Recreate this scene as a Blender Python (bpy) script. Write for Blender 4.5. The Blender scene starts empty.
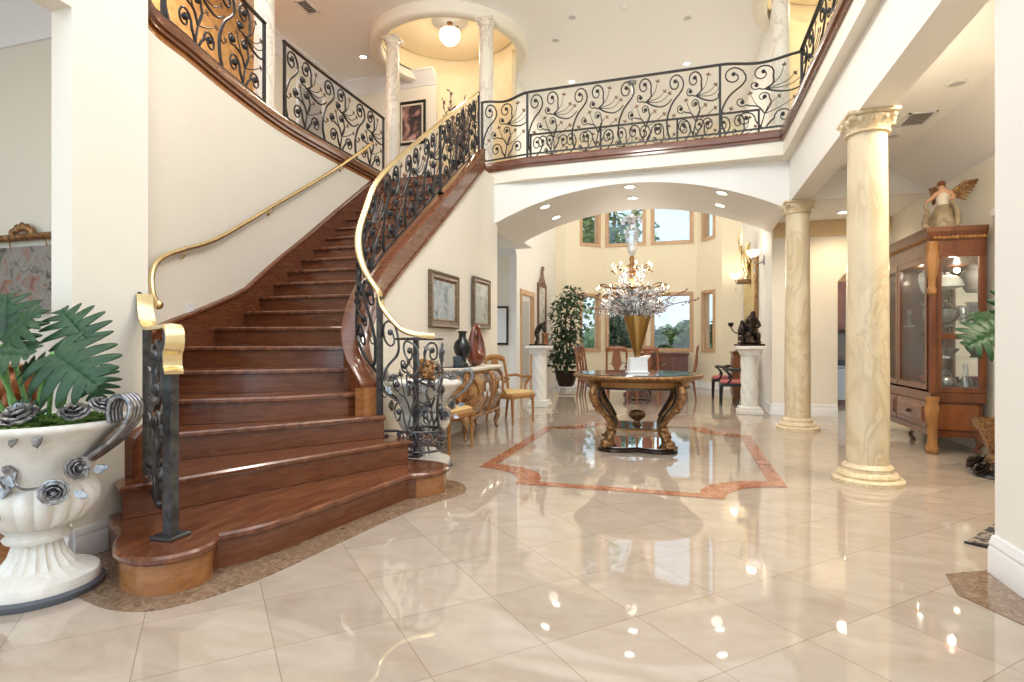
import bpy, math, random
from mathutils import Vector, Matrix
random.seed(7)
PI = math.pi
SC = bpy.context.scene
COL = SC.collection
V = Vector

# ------------------------------------------------------------------ materials
def nm(name):
    m = bpy.data.materials.new(name)
    m.use_nodes = True
    nt = m.node_tree
    return m, nt, nt.nodes['Principled BSDF']

def pmat(name, col, rough=0.5, metal=0.0, spec=0.5, noise=None, bump=None, coat=0.0, emit=None, estr=0.0):
    """noise=(scale, second colour, (sx,sy,sz) stretch, lo, hi)  bump=(scale, strength)"""
    m, nt, b = nm(name)
    b.inputs['Base Color'].default_value = (*col, 1)
    b.inputs['Roughness'].default_value = rough
    b.inputs['Metallic'].default_value = metal
    b.inputs['Specular IOR Level'].default_value = spec
    b.inputs['Coat Weight'].default_value = coat
    b.inputs['Coat Roughness'].default_value = 0.08
    if emit:
        b.inputs['Emission Color'].default_value = (*emit, 1)
        b.inputs['Emission Strength'].default_value = estr
    if noise or bump:
        geo = nt.nodes.new('ShaderNodeNewGeometry')
    if noise:
        sc, c2, st, lo, hi = noise
        mp = nt.nodes.new('ShaderNodeMapping'); mp.inputs['Scale'].default_value = st
        nt.links.new(geo.outputs['Position'], mp.inputs['Vector'])
        n = nt.nodes.new('ShaderNodeTexNoise'); n.inputs['Scale'].default_value = sc
        n.inputs['Detail'].default_value = 6; n.inputs['Roughness'].default_value = .6
        n.inputs['Distortion'].default_value = .6
        nt.links.new(mp.outputs[0], n.inputs['Vector'])
        r = nt.nodes.new('ShaderNodeValToRGB')
        r.color_ramp.elements[0].position = lo; r.color_ramp.elements[1].position = hi
        r.color_ramp.elements[0].color = (*c2, 1); r.color_ramp.elements[1].color = (*col, 1)
        nt.links.new(n.outputs['Fac'], r.inputs['Fac'])
        nt.links.new(r.outputs[0], b.inputs['Base Color'])
    if bump:
        n2 = nt.nodes.new('ShaderNodeTexNoise'); n2.inputs['Scale'].default_value = bump[0]
        nt.links.new(geo.outputs['Position'], n2.inputs['Vector'])
        bp = nt.nodes.new('ShaderNodeBump'); bp.inputs['Strength'].default_value = bump[1]
        bp.inputs['Distance'].default_value = .01
        nt.links.new(n2.outputs['Fac'], bp.inputs['Height'])
        nt.links.new(bp.outputs[0], b.inputs['Normal'])
    return m

def marble(name, base, vein, vein2, scale, rough=.15, width=.06, stretch=(1, 1, 1)):
    m, nt, b = nm(name)
    geo = nt.nodes.new('ShaderNodeNewGeometry')
    mp = nt.nodes.new('ShaderNodeMapping'); mp.inputs['Scale'].default_value = stretch
    nt.links.new(geo.outputs['Position'], mp.inputs['Vector'])
    n = nt.nodes.new('ShaderNodeTexNoise'); n.inputs['Scale'].default_value = scale
    n.inputs['Detail'].default_value = 5; n.inputs['Distortion'].default_value = 1.5
    nt.links.new(mp.outputs[0], n.inputs['Vector'])
    r = nt.nodes.new('ShaderNodeValToRGB')
    e = r.color_ramp.elements
    e[0].position = .25; e[0].color = (*vein2, 1)
    e[1].position = .75; e[1].color = (*base, 1)
    for p, c in ((.44, base), (.5 - width * .35, vein), (.5 + width * .35, base)):
        k = e.new(p); k.color = (*c, 1)
    nt.links.new(n.outputs['Fac'], r.inputs['Fac'])
    nt.links.new(r.outputs[0], b.inputs['Base Color'])
    b.inputs['Roughness'].default_value = rough
    return m

def floor_mat():
    m, nt, b = nm('polished_marble_tile')
    N = nt.nodes.new; L = nt.links.new
    geo = N('ShaderNodeNewGeometry')
    mp = N('ShaderNodeMapping'); mp.vector_type = 'TEXTURE'
    mp.inputs['Rotation'].default_value = (0, 0, PI / 4)
    T = .476
    L(geo.outputs['Position'], mp.inputs['Vector'])
    sep = N('ShaderNodeSeparateXYZ'); L(mp.outputs[0], sep.inputs[0])
    def math_(op, a, bb=None):
        q = N('ShaderNodeMath'); q.operation = op
        for i, x in enumerate((a, bb)):
            if x is None: continue
            if isinstance(x, (int, float)): q.inputs[i].default_value = x
            else: L(x, q.inputs[i])
        return q.outputs[0]
    u = math_('DIVIDE', math_('SUBTRACT', sep.outputs[0], 1.183), T)
    v = math_('DIVIDE', math_('SUBTRACT', sep.outputs[1], 1.457), T)
    def edge(x):
        fr = math_('FRACT', x)
        return math_('MINIMUM', fr, math_('SUBTRACT', 1.0, fr))
    d = math_('MINIMUM', edge(u), edge(v))
    joint = math_('LESS_THAN', d, .004)
    comb = N('ShaderNodeCombineXYZ'); L(math_('FLOOR', u), comb.inputs[0]); L(math_('FLOOR', v), comb.inputs[1])
    wn = N('ShaderNodeTexWhiteNoise'); wn.noise_dimensions = '2D'; L(comb.outputs[0], wn.inputs['Vector'])
    add = N('ShaderNodeVectorMath'); add.operation = 'ADD'
    sc = N('ShaderNodeVectorMath'); sc.operation = 'SCALE'; sc.inputs['Scale'].default_value = 7.0
    L(wn.outputs['Color'], sc.inputs[0]); L(geo.outputs['Position'], add.inputs[0]); L(sc.outputs[0], add.inputs[1])
    ns = N('ShaderNodeTexNoise'); ns.inputs['Scale'].default_value = 2.2; ns.inputs['Detail'].default_value = 7
    ns.inputs['Distortion'].default_value = 1.2; ns.inputs['Roughness'].default_value = .62
    st = N('ShaderNodeMapping'); st.inputs['Scale'].default_value = (1, 2.2, 1); L(add.outputs[0], st.inputs['Vector'])
    L(st.outputs[0], ns.inputs['Vector'])
    r = N('ShaderNodeValToRGB'); e = r.color_ramp.elements
    e[0].position = .3; e[0].color = (.41, .33, .255, 1); e[1].position = .68; e[1].color = (.49, .415, .345, 1)
    k = e.new(.48); k.color = (.45, .376, .305, 1)
    L(ns.outputs['Fac'], r.inputs['Fac'])
    tint = N('ShaderNodeMix'); tint.data_type = 'RGBA'; tint.blend_type = 'MULTIPLY'; tint.inputs[0].default_value = 1
    rr = N('ShaderNodeMapRange'); rr.inputs['To Min'].default_value = .92; rr.inputs['To Max'].default_value = 1.03
    L(wn.outputs['Value'], rr.inputs['Value'])
    L(r.outputs[0], tint.inputs[6]); L(rr.outputs[0], tint.inputs[7])
    mx = N('ShaderNodeMix'); mx.data_type = 'RGBA'; L(joint, mx.inputs[0]); L(tint.outputs[2], mx.inputs[6])
    mx.inputs[7].default_value = (.27, .21, .155, 1)
    L(mx.outputs[2], b.inputs['Base Color'])
    b.inputs['Roughness'].default_value = .03
    b.inputs['Specular IOR Level'].default_value = 1.0
    n2 = N('ShaderNodeTexNoise'); n2.inputs['Scale'].default_value = 2.5
    L(geo.outputs['Position'], n2.inputs['Vector'])
    bp = N('ShaderNodeBump'); bp.inputs['Strength'].default_value = .025; bp.inputs['Distance'].default_value = .02
    L(n2.outputs['Fac'], bp.inputs['Height']); L(bp.outputs[0], b.inputs['Normal'])
    return m

def glass_mat(name, tint=(1, 1, 1), fac=.08):
    m, nt, b = nm(name)
    nt.nodes.remove(b)
    out = nt.nodes['Material Output']
    t = nt.nodes.new('ShaderNodeBsdfTransparent'); t.inputs[0].default_value = (*tint, 1)
    g = nt.nodes.new('ShaderNodeBsdfGlossy'); g.inputs['Roughness'].default_value = .02
    mx = nt.nodes.new('ShaderNodeMixShader'); mx.inputs[0].default_value = fac
    nt.links.new(t.outputs[0], mx.inputs[1]); nt.links.new(g.outputs[0], mx.inputs[2])
    nt.links.new(mx.outputs[0], out.inputs[0])
    return m

def painting_mat(name, cols, scale, seed):
    m, nt, b = nm(name)
    geo = nt.nodes.new('ShaderNodeNewGeometry')
    mp = nt.nodes.new('ShaderNodeMapping'); mp.inputs['Location'].default_value = (seed, seed * 2, seed * 3)
    nt.links.new(geo.outputs['Position'], mp.inputs['Vector'])
    n = nt.nodes.new('ShaderNodeTexNoise'); n.inputs['Scale'].default_value = scale
    n.inputs['Detail'].default_value = 5; n.inputs['Distortion'].default_value = 1.0
    nt.links.new(mp.outputs[0], n.inputs['Vector'])
    r = nt.nodes.new('ShaderNodeValToRGB'); e = r.color_ramp.elements
    ps = [.3 + .4 * i / (len(cols) - 1) for i in range(len(cols))]
    e[0].position = ps[0]; e[0].color = (*cols[0], 1); e[1].position = ps[-1]; e[1].color = (*cols[-1], 1)
    for p, c in list(zip(ps, cols))[1:-1]:
        k = e.new(p); k.color = (*c, 1)
    nt.links.new(n.outputs['Fac'], r.inputs['Fac']); nt.links.new(r.outputs[0], b.inputs['Base Color'])
    b.inputs['Roughness'].default_value = .45
    return m

M = dict(
    wall=pmat('cream_plaster', (.86, .815, .715), .65, noise=(1.2, (.84, .79, .685), (1, 1, 1), .3, .7)),
    wallw=pmat('white_plaster', (.86, .845, .81), .6),
    tanwall=pmat('tan_plaster', (.74, .56, .32), .65),
    amber=pmat('amber_faux_plaster', (.62, .36, .14), .5, noise=(9, (.42, .22, .08), (1, 1, 1), .35, .65)),
    warmwall=pmat('honey_plaster', (.86, .745, .52), .6, noise=(4, (.83, .70, .47), (1, 1, 1), .35, .65)),
    greywall=pmat('greige_plaster', (.76, .725, .63), .7),
    ceil=pmat('ceiling_paint', (.92, .915, .90), .8),
    baywall=pmat('deep_cream_plaster', (.84, .765, .60), .65),
    trim=pmat('white_trim_paint', (.86, .87, .89), .35),
    floor=floor_mat(),
    woodfloor=pmat('oak_floor', (.40, .16, .045), .25, noise=(3, (.28, .10, .025), (1, 9, 1), .35, .65)),
    stair=pmat('red_brown_hardwood', (.20, .069, .027), .22, noise=(2.6, (.115, .031, .012), (2.2, 2.2, 14), .32, .68), coat=.35),
    tread=pmat('polished_hardwood_tread', (.215, .076, .031), .2, noise=(2.4, (.10, .028, .011), (9, 1.1, 2), .38, .64), coat=.45),
    maple=pmat('golden_brown_hardwood', (.38, .17, .06), .25, noise=(5, (.27, .105, .035), (2, 2, 6), .35, .65), coat=.3),
    brownmarble=marble('brown_marble', (.21, .135, .085), (.33, .24, .165), (.11, .065, .04), 14, .08, .12),
    redmarble=marble('red_marble', (.36, .13, .07), (.5, .28, .18), (.26, .085, .045), 8, .07, .08),
    colmarble=marble('veined_column_marble', (.72, .61, .42), (.60, .48, .31), (.56, .41, .21), 2.0, .22, .16, (1.3, 1.3, .6)),
    colcap=pmat('gilt_cream_plaster', (.74, .63, .45), .45, noise=(22, (.60, .46, .26), (1, 1, 1), .35, .6)),
    colup=marble('pale_column_marble', (.80, .73, .62), (.62, .55, .45), (.70, .63, .52), 2.2, .3, .06, (1.4, 1.4, .8)),
    iron=pmat('wrought_iron', (.035, .034, .036), .42, .55),
    steel=pmat('worn_grey_iron', (.15, .155, .165), .35, .8, noise=(16, (.07, .07, .075), (1, 1, 1), .35, .65)),
    leafcopper=pmat('bronze_leaf', (.16, .085, .055), .45, .6),
    brass=pmat('polished_brass', (.86, .70, .38), .26, .95),
    gold=pmat('antique_gold', (.46, .27, .115), .4, .7, noise=(30, (.17, .08, .035), (1, 1, 1), .4, .65)),
    goldcone=pmat('satin_gold', (.36, .215, .065), .3, 1.0),
    silver=pmat('pewter', (.42, .42, .43), .28, .95, noise=(25, (.2, .2, .21), (1, 1, 1), .4, .6)),
    urn=pmat('cracked_white_stone', (.80, .79, .75), .55, noise=(14, (.70, .68, .62), (1, 1, 1), .3, .6), bump=(40, .12)),
    crack=pmat('dark_crack', (.3, .27, .24), .8),
    slab=pmat('dark_slate', (.09, .1, .12), .35),
    leaf=pmat('philodendron_leaf', (.022, .082, .026), .45, noise=(10, (.010, .045, .018), (1, 1, 1), .35, .65)),
    stem=pmat('green_stem', (.13, .30, .07), .4),
    moss=pmat('moss', (.11, .2, .03), .9, noise=(50, (.05, .11, .015), (1, 1, 1), .4, .6)),
    ficus=pmat('ficus_leaf', (.022, .055, .025), .45, noise=(9, (.05, .10, .045), (1, 1, 1), .4, .6)),
    outleaf=pmat('garden_leaf', (.22, .36, .10), .6, noise=(3, (.08, .18, .06), (1, 1, 1), .4, .6)),
    outdark=pmat('dark_garden_leaf', (.09, .18, .08), .6, noise=(3, (.03, .09, .05), (1, 1, 1), .4, .6)),
    bark=pmat('bark', (.12, .08, .05), .9),
    lawn=pmat('lawn', (.2, .26, .1), .9, noise=(2, (.13, .19, .07), (1, 1, 1), .4, .6)),
    black=pmat('black_gloss', (.012, .012, .013), .2),
    bronze=pmat('dark_bronze', (.06, .038, .026), .35, .75, noise=(18, (.02, .015, .012), (1, 1, 1), .4, .6)),
    brownglaze=pmat('red_brown_glaze', (.22, .045, .015), .15, coat=.5, noise=(7, (.1, .018, .008), (1, 1, 1), .35, .65)),
    cherry=pmat('cherry_wood', (.185, .058, .018), .28, noise=(4, (.10, .028, .009), (2, 2, .5), .35, .65), coat=.25),
    cherryorange=pmat('orange_cherry_panel', (.27, .085, .022), .3, noise=(4, (.20, .06, .016), (2, 2, .5), .35, .65), coat=.25),  # more orange cherry wood for panels
    mahogany=pmat('mahogany', (.17, .045, .018), .3, noise=(4, (.09, .022, .01), (2, 2, .5), .35, .65), coat=.2),
    honey=pmat('honey_fruitwood', (.42, .2, .06), .35, noise=(5, (.29, .125, .035), (2, 2, .6), .35, .65)),
    inlay=pmat('marquetry_veneer', (.42, .22, .08), .25, noise=(9, (.18, .075, .025), (1, 1, 1), .42, .56), coat=.4),
    cushion=pmat('gold_silk_cushion', (.70, .50, .22), .7, noise=(40, (.6, .4, .16), (1, 1, 1), .4, .6)),
    redseat=pmat('rose_red_fabric', (.50, .14, .13), .8),
    paper=pmat('white_paper', (.85, .85, .85), .5),
    topglass=pmat('dark_polished_stone_top', (.035, .05, .048), .05, spec=.9),
    mirror=pmat('mirror', (.86, .86, .86), .03, 1.0),
    glass=glass_mat('clear_glass', (.97, .99, .99), .07),
    winglass=glass_mat('window_glass', (.97, .99, 1.0), .05),
    crystal=glass_mat('crystal', (.88, .90, .94), .35),
    crystalw=pmat('frosted_crystal', (.60, .60, .64), .15, spec=.9),
    framebrown=pmat('brown_gilt_frame', (.10, .07, .05), .4, .5, noise=(40, (.22, .16, .11), (1, 1, 1), .4, .62)),
    chairwood=pmat('warm_brown_chair_wood', (.30, .105, .04), .3, noise=(4, (.19, .06, .022), (2, 2, .5), .35, .65), coat=.2),
    silverwhite=pmat('silver_dried_flower', (.66, .63, .60), .5),
    twig=pmat('dried_twig', (.23, .14, .11), .7),
    winframe=pmat('light_oak_frame', (.62, .42, .26), .45, noise=(4, (.54, .35, .2), (3, 3, 1), .35, .65)),
    bulb=pmat('lit_bulb', (1, .9, .7), .4, emit=(1, .78, .48), estr=8),
    shade=pmat('lit_glass_shade', (1, .93, .8), .4, emit=(1, .90, .76), estr=1.0),
    lens=pmat('lit_lens', (1, .95, .85), .4, emit=(1, .92, .80), estr=9),
    lensoff=pmat('unlit_lens', (.5, .5, .5), .4),
    grille=pmat('grey_grille', (.36, .34, .32), .5),
    rug=pmat('dark_patterned_rug', (.03, .025, .025), .9, noise=(14, (.25, .21, .17), (1, 1, 1), .46, .5)),
    robe=pmat('antique_robe', (.42, .32, .2), .6, noise=(14, (.26, .2, .13), (1, 1, 1), .4, .6)),
    cloth=pmat('pale_cloth', (.74, .68, .56), .6),
    skin=pmat('painted_plaster_skin', (.62, .36, .22), .5),
    hair=pmat('auburn_hair', (.2, .055, .02), .6),
    floral=pmat('copper_glaze', (.36, .14, .05), .3, .5, noise=(18, (.18, .06, .02), (1, 1, 1), .4, .6)),
    steelapp=pmat('stainless_appliance', (.35, .34, .33), .3, .8),
    granite=pmat('brown_granite', (.25, .17, .11), .2, noise=(60, (.12, .08, .05), (1, 1, 1), .4, .6)),
    blueglass=pmat('smoky_blue_glass', (.05, .07, .09), .12),
    ring=pmat('white_ring', (.82, .82, .8), .4),
)

# ------------------------------------------------------------------ mesh builder
class MB:
    def __init__(s): s.v = []; s.f = []
    def add(s, vs, fs):
        n = len(s.v); s.v += [V(p) for p in vs]; s.f += [tuple(i + n for i in f) for f in fs]; return s
    def merge(s, o, mtx=None):
        return s.add([mtx @ p if mtx else p for p in o.v], o.f)
    def box(s, x0, x1, y0, y1, z0, z1):
        if x0 > x1: x0, x1 = x1, x0
        if y0 > y1: y0, y1 = y1, y0
        return s.add([(x0, y0, z0), (x1, y0, z0), (x1, y1, z0), (x0, y1, z0), (x0, y0, z1), (x1, y0, z1), (x1, y1, z1), (x0, y1, z1)],
                     [(3, 2, 1, 0), (4, 5, 6, 7), (0, 1, 5, 4), (1, 2, 6, 5), (2, 3, 7, 6), (3, 0, 4, 7)])
    def cbox(s, x0, x1, y0, y1, z0, z1, b=.01):
        """chamfered box: vertical prism with chamfered top and bottom edges"""
        if x0 > x1: x0, x1 = x1, x0
        if y0 > y1: y0, y1 = y1, y0
        def ring(i, z): return [(x0 + i, y0 + i, z), (x1 - i, y0 + i, z), (x1 - i, y1 - i, z), (x0 + i, y1 - i, z)]
        return s.stack([ring(b, z0), ring(0, z0 + b), ring(0, z1 - b), ring(b, z1)])
    def stack(s, rings, cap=True):
        n = len(rings[0]); vs = [p for r in rings for p in r]; fs = []
        for k in range(len(rings) - 1):
            for i in range(n):
                j = (i + 1) % n
                fs.append((k * n + i, k * n + j, (k + 1) * n + j, (k + 1) * n + i))
        if cap:
            fs.append(tuple(range(n - 1, -1, -1))); fs.append(tuple((len(rings) - 1) * n + i for i in range(n)))
        return s.add(vs, fs)
    def prism(s, poly, z0, z1, b=0):
        """vertical prism of a counter-clockwise polygon"""
        if b:
            c = V((sum(p[0] for p in poly) / len(poly), sum(p[1] for p in poly) / len(poly)))
            ins = [tuple(V(p[:2]) + (c - V(p[:2])).normalized() * b) for p in poly]
            return s.stack([[(*p[:2], z0) for p in poly], [(*p[:2], z1 - b) for p in poly], [(*p, z1) for p in ins]])
        return s.stack([[(p[0], p[1], z0) for p in poly], [(p[0], p[1], z1) for p in poly]])
    def extr(s, pts, vec):
        a = [V(p) for p in pts]; v = V(vec)
        return s.stack([a, [p + v for p in a]])
    def lathe(s, prof, n=24, c=(0, 0, 0), mod=None, cap=True):
        cx, cy, cz = c
        rings = []
        for r, z in prof:
            rings.append([(cx + r * (mod(2 * PI * i / n, z) if mod else 1) * math.cos(2 * PI * i / n),
                           cy + r * (mod(2 * PI * i / n, z) if mod else 1) * math.sin(2 * PI * i / n), cz + z) for i in range(n)])
        return s.stack(rings, cap)
    def tube(s, path, r, n=6, closed=False, squash=None):
        P = [V(p) for p in path]; m = len(P)
        if m < 2: return s
        R = r if isinstance(r, (list, tuple)) else [r] * m
        T = []
        for i in range(m):
            a = P[i - 1] if (i > 0 or closed) else P[i]; b = P[(i + 1) % m] if (i < m - 1 or closed) else P[i]
            t = b - a
            T.append(t.normalized() if t.length > 1e-9 else V((0, 0, 1)))
        up = V((0, 0, 1)) if abs(T[0].z) < .9 else V((1, 0, 0))
        N = (up - T[0] * up.dot(T[0])).normalized()
        rings = []
        for i in range(m):
            if i:
                N = N - T[i] * N.dot(T[i])
                if N.length < 1e-6: N = V((0, 0, 1)).cross(T[i])
                N.normalize()
            B = T[i].cross(N)
            sq = squash or (1, 1)
            rings.append([P[i] + N * (math.cos(2 * PI * k / n) * R[i] * sq[0]) + B * (math.sin(2 * PI * k / n) * R[i] * sq[1]) for k in range(n)])
        if closed: rings.append(rings[0])
        return s.stack(rings, not closed)
    def rail(s, path, prof, closed=False):
        """sweep a (side, up) profile along a path; side is horizontal right of travel, up is world z"""
        P = [V(p) for p in path]; m = len(P); rings = []
        for i in range(m):
            a = P[i - 1] if (i > 0 or closed) else P[i]; b = P[(i + 1) % m] if (i < m - 1 or closed) else P[i]
            t = V(((b - a).x, (b - a).y, 0))
            if t.length < 1e-6: t = V((1, 0, 0))
            t.normalize(); side = V((t.y, -t.x, 0))
            k = 1.0
            if 0 < i < m - 1:
                t1 = V(((P[i] - P[i - 1]).x, (P[i] - P[i - 1]).y, 0)); t2 = V(((P[i + 1] - P[i]).x, (P[i + 1] - P[i]).y, 0))
                if t1.length > 1e-6 and t2.length > 1e-6:
                    k = 1 / max(.5, math.cos(t1.angle(t2) / 2))
            rings.append([P[i] + side * (q[0] * k) + V((0, 0, q[1])) for q in prof])
        return s.stack(rings, not closed)
    def sphere(s, c, r, nu=12, nv=8):
        rx, ry, rz = r if isinstance(r, (tuple, list)) else (r, r, r)
        rings = []
        for j in range(nv + 1):
            a = PI * (j + .0) / nv; a = min(max(a, .02), PI - .02)
            rings.append([(c[0] + rx * math.sin(a) * math.cos(2 * PI * i / nu), c[1] + ry * math.sin(a) * math.sin(2 * PI * i / nu), c[2] - rz * math.cos(a)) for i in range(nu)])
        return s.stack(rings)
    def bar(s, a, b, w, h=None):
        """square bar between two points"""
        a = V(a); b = V(b); t = (b - a).normalized(); h = h or w
        up = V((0, 0, 1)) if abs(t.z) < .95 else V((0, 1, 0))
        n = t.cross(up).normalized(); u = n.cross(t)
        r = [n * (w / 2 * i) + u * (h / 2 * j) for i, j in ((-1, -1), (1, -1), (1, 1), (-1, 1))]
        return s.stack([[a + q for q in r], [b + q for q in r]])
    def build(s, name, mat, parent=None, world=False, smooth=35):
        off = V((0, 0, 0))
        if parent is not None and world:
            p = parent
            while p is not None: off = off + p.location; p = p.parent
        me = bpy.data.meshes.new(name)
        me.from_pydata([p - off for p in s.v], [], s.f)
        me.update()
        import bmesh
        bm = bmesh.new(); bm.from_mesh(me); bmesh.ops.recalc_face_normals(bm, faces=bm.faces); bm.to_mesh(me); bm.free()
        if smooth:
            me.polygons.foreach_set('use_smooth', [True] * len(me.polygons))
            me.set_sharp_from_angle(angle=math.radians(smooth))
        me.materials.append(M[mat] if isinstance(mat, str) else mat)
        o = bpy.data.objects.new(name, me); COL.objects.link(o)
        if parent is not None: o.parent = parent
        return o

def thing(name, label, cat, loc=(0, 0, 0), rz=0, group=None):
    o = bpy.data.objects.new(name, None); COL.objects.link(o)
    o.empty_display_size = .1; o.location = loc; o.rotation_euler = (0, 0, rz)
    return tag(o, label, cat, group)
def tag(o, label, cat, group=None):
    o['label'] = label; o['category'] = cat; o['kind'] = 'thing'
    if group: o['group'] = group
    return o
def struct(name, mb, mat, smooth=30):
    o = mb.build(name, mat, None, False, smooth); o['kind'] = 'structure'; return o
def dup(o, loc, rz=None, label=None, group=None):
    def cp(x, par):
        c = x.copy(); COL.objects.link(c); c.parent = par
        for ch in x.children: cp(ch, c)
        return c
    r = cp(o, None); r.location = loc
    if rz is not None: r.rotation_euler = (0, 0, rz)
    if label: r['label'] = label
    if group: r['group'] = group
    return r

def crom(pts, n=8):
    """Catmull-Rom through points"""
    P = [V(p) for p in pts]; out = []
    for i in range(len(P) - 1):
        p0 = P[max(i - 1, 0)]; p1 = P[i]; p2 = P[i + 1]; p3 = P[min(i + 2, len(P) - 1)]
        for k in range(n):
            t = k / n
            out.append(.5 * ((2 * p1) + (p2 - p0) * t + (2 * p0 - 5 * p1 + 4 * p2 - p3) * t * t + (3 * p1 - p0 - 3 * p2 + p3) * t ** 3))
    out.append(P[-1]); return out

class Path:
    """arc-length parametrised polyline (length measured in plan)"""
    def __init__(s, pts):
        s.p = [V(p) for p in pts]; s.d = [0]
        for a, b in zip(s.p, s.p[1:]): s.d.append(s.d[-1] + V(((b - a).x, (b - a).y, 0)).length)
        s.L = s.d[-1]
    def at(s, x):
        x = min(max(x, 0), s.L)
        for i in range(len(s.p) - 1):
            if x <= s.d[i + 1] or i == len(s.p) - 2:
                k = (x - s.d[i]) / max(s.d[i + 1] - s.d[i], 1e-9)
                return s.p[i].lerp(s.p[i + 1], k)
    def part(s, a, b, n):
        return [s.at(a + (b - a) * i / n) for i in range(n + 1)]
    def offset(s, k):
        out = []
        for i, p in enumerate(s.p):
            a = s.p[max(i - 1, 0)]; b = s.p[min(i + 1, len(s.p) - 1)]
            t = V(((b - a).x, (b - a).y, 0)).normalized(); out.append(p + V((t.y, -t.x, 0)) * k)
        return Path(out)

# ------------------------------------------------------------------ setting
RZ = .195                      # riser
H2 = 21 * RZ                   # upper floor
UC = 6.9                       # upper ceiling
b = MB(); b.box(-3.3, 7, -3, 16.3, -.1, 0); b.box(-9, -3.3, 3.2, 16.3, -.1, 0); struct('floor', b, 'floor')
b = MB(); b.box(-9, -3.3, -3, 3.2, -.1, 0); struct('floor_left_room', b, 'woodfloor')

STW = [(-3.22, 2.75), (-3.95, 3.30), (-4.40, 3.76), (-4.56, 4.32), (-4.75, 5.05), (-4.92, 5.89), (-4.99, 6.56), (-5.01, 7.6), (-5.01, 8.96)]
stw = crom([(x, y, 0) for x, y in STW], 6)

b = MB(); b.box(-3.376, -3.22, 2.287, 2.75, 0, 7); b.box(-3.376, -3.22, -3, 2.287, 3.05, 7); b.box(-3.376, -3.22, -3, -.9, 0, 3.05)
struct('wall_left', b, 'wall')
BASEP = [(0, 0), (.022, 0), (.022, .11), (.015, .125), (.018, .14), (.01, .17), (0, .17)]
BIGP = [(0, 0), (.022, 0), (.022, .13), (.016, .145), (.019, .16), (.008, .2), (0, .2)]
b = MB(); b.rail([(-3.22, 2.29, 0), (-3.22, 2.52, 0)], BASEP); b.rail([(-3.376, 2.287, 0), (-3.22, 2.287, 0)], BASEP); struct('baseboard_left', b, 'trim')
b = MB(); b.box(-9, -4.04, 3.2, 3.3, 0, 3.95); struct('wall_left_room', b, 'greywall')
b = MB(); b.box(-9.1, -9, -3, 3.3, 0, 3.95); struct('wall_left_far', b, 'greywall')
b = MB(); b.box(-9, -3.376, -3, 3.2, 3.867, 3.95); struct('ceiling_left_room', b, 'greywall')
CROWN = [(0, -.29), (.02, -.29), (.03, -.25), (.06, -.2), (.14, -.1), (.17, -.05), (.2, -.04), (.2, 0), (0, 0)]
b = MB(); b.rail([(-9, 3.2, 3.866), (-4.04, 3.2, 3.866)], CROWN); struct('trim_1', b, 'trim')
b = MB(); b.rail([(-9, 3.2, 0), (-4.04, 3.2, 0)], BASEP); struct('baseboard_left_room', b, 'trim')

b = MB(); b.rail(stw, [(-.14, 0), (0, 0), (0, H2 - .19), (-.14, H2 - .19)]); struct('wall_stair', b, 'wall')
# upper floors
b = MB(); b.prism([(p.x, p.y) for p in stw] + [(-7.3, 8.96), (-7.3, 2.75)], H2 - .19, H2); struct('floor_gallery', b, 'woodfloor')
b = MB(); b.box(-7.3, -2.92, 8.97, 11.6, H2 - .19, H2); struct('floor_landing', b, 'tread')
BR = [(-3.2, 8.76), (-2.36, 8.60), (.5, 8.54), (1.31, 8.48)]
b = MB(); b.prism(BR + [(1.31, 10.5), (-2.92, 10.5), (-2.92, 8.97), (-3.2, 8.97)], H2 - .32, H2 - .0); struct('floor_bridge', b, 'wall')
NOSE = [(-.05, -.13), (.03, -.13), (.03, -.10), (.055, -.085), (.055, -.02), (.045, .012), (-.05, .012)]
b = MB(); b.rail([(x, y, H2) for x, y in BR], NOSE); struct('trim_2', b, 'stair')
b = MB(); b.rail([(p.x, p.y, H2) for p in stw], NOSE); struct('trim_3', b, 'stair')
# knee wall and main left wall below the inner rail
curb_pts = [(-2.555, 4.31, .86), (-2.73, 4.39, 1.08), (-2.875, 4.55, 1.34), (-2.96, 4.82, 1.68), (-2.99, 5.20, 2.03), (-3.0, 6.2, 2.735), (-3.01, 7.3, 3.51), (-3.04, 8.30, 4.215)]
curb = crom(curb_pts, 8)
b = MB(); rings = []
kp = curb + [V((-3.0, 8.84, 4.215))]
for i, p in enumerate(kp):
    a = kp[max(i - 1, 0)]; c = kp[min(i + 1, len(kp) - 1)]
    t = V(((c - a).x, (c - a).y, 0)).normalized(); s = V((t.y, -t.x, 0))
    zt = min(p.z - .2, H2 - .2)
    rings.append([V((p.x, p.y, 0)) + s * .08, V((p.x, p.y, zt)) + s * .08, V((p.x, p.y, zt)) - s * .08, V((p.x, p.y, 0)) - s * .08])
b.stack(rings); struct('wall_left_hall', b, 'wall')
b = MB(); b.rail([(-2.92, 8.84, 0), (-2.92, 4.9, 0)][::-1], BASEP); struct('baseboard_left_hall', b, 'trim')
# bridge wall with its arch
xa, xb, zs, zc = -3.04, 1.40, 3.08, 3.62
hw = (xb - xa) / 2; R = (hw * hw + (zc - zs) ** 2) / (2 * (zc - zs)); xm = (xa + xb) / 2
th = math.asin(hw / R)
def arch_z(x): return zc - R + math.sqrt(R * R - (x - xm) ** 2)
arc = [(xm + R * math.sin(th * (1 - 2 * i / 40)), zc - R + R * math.cos(th * (1 - 2 * i / 40))) for i in range(41)]
poly = [(-3.04, H2 - .3), (1.425, H2 - .3), (1.425, zs)] + arc
b = MB(); b.extr([(x, 8.72, z) for x, z in poly], (0, 1.78, 0)); struct('wall_bridge', b, 'wallw', 40)
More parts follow.
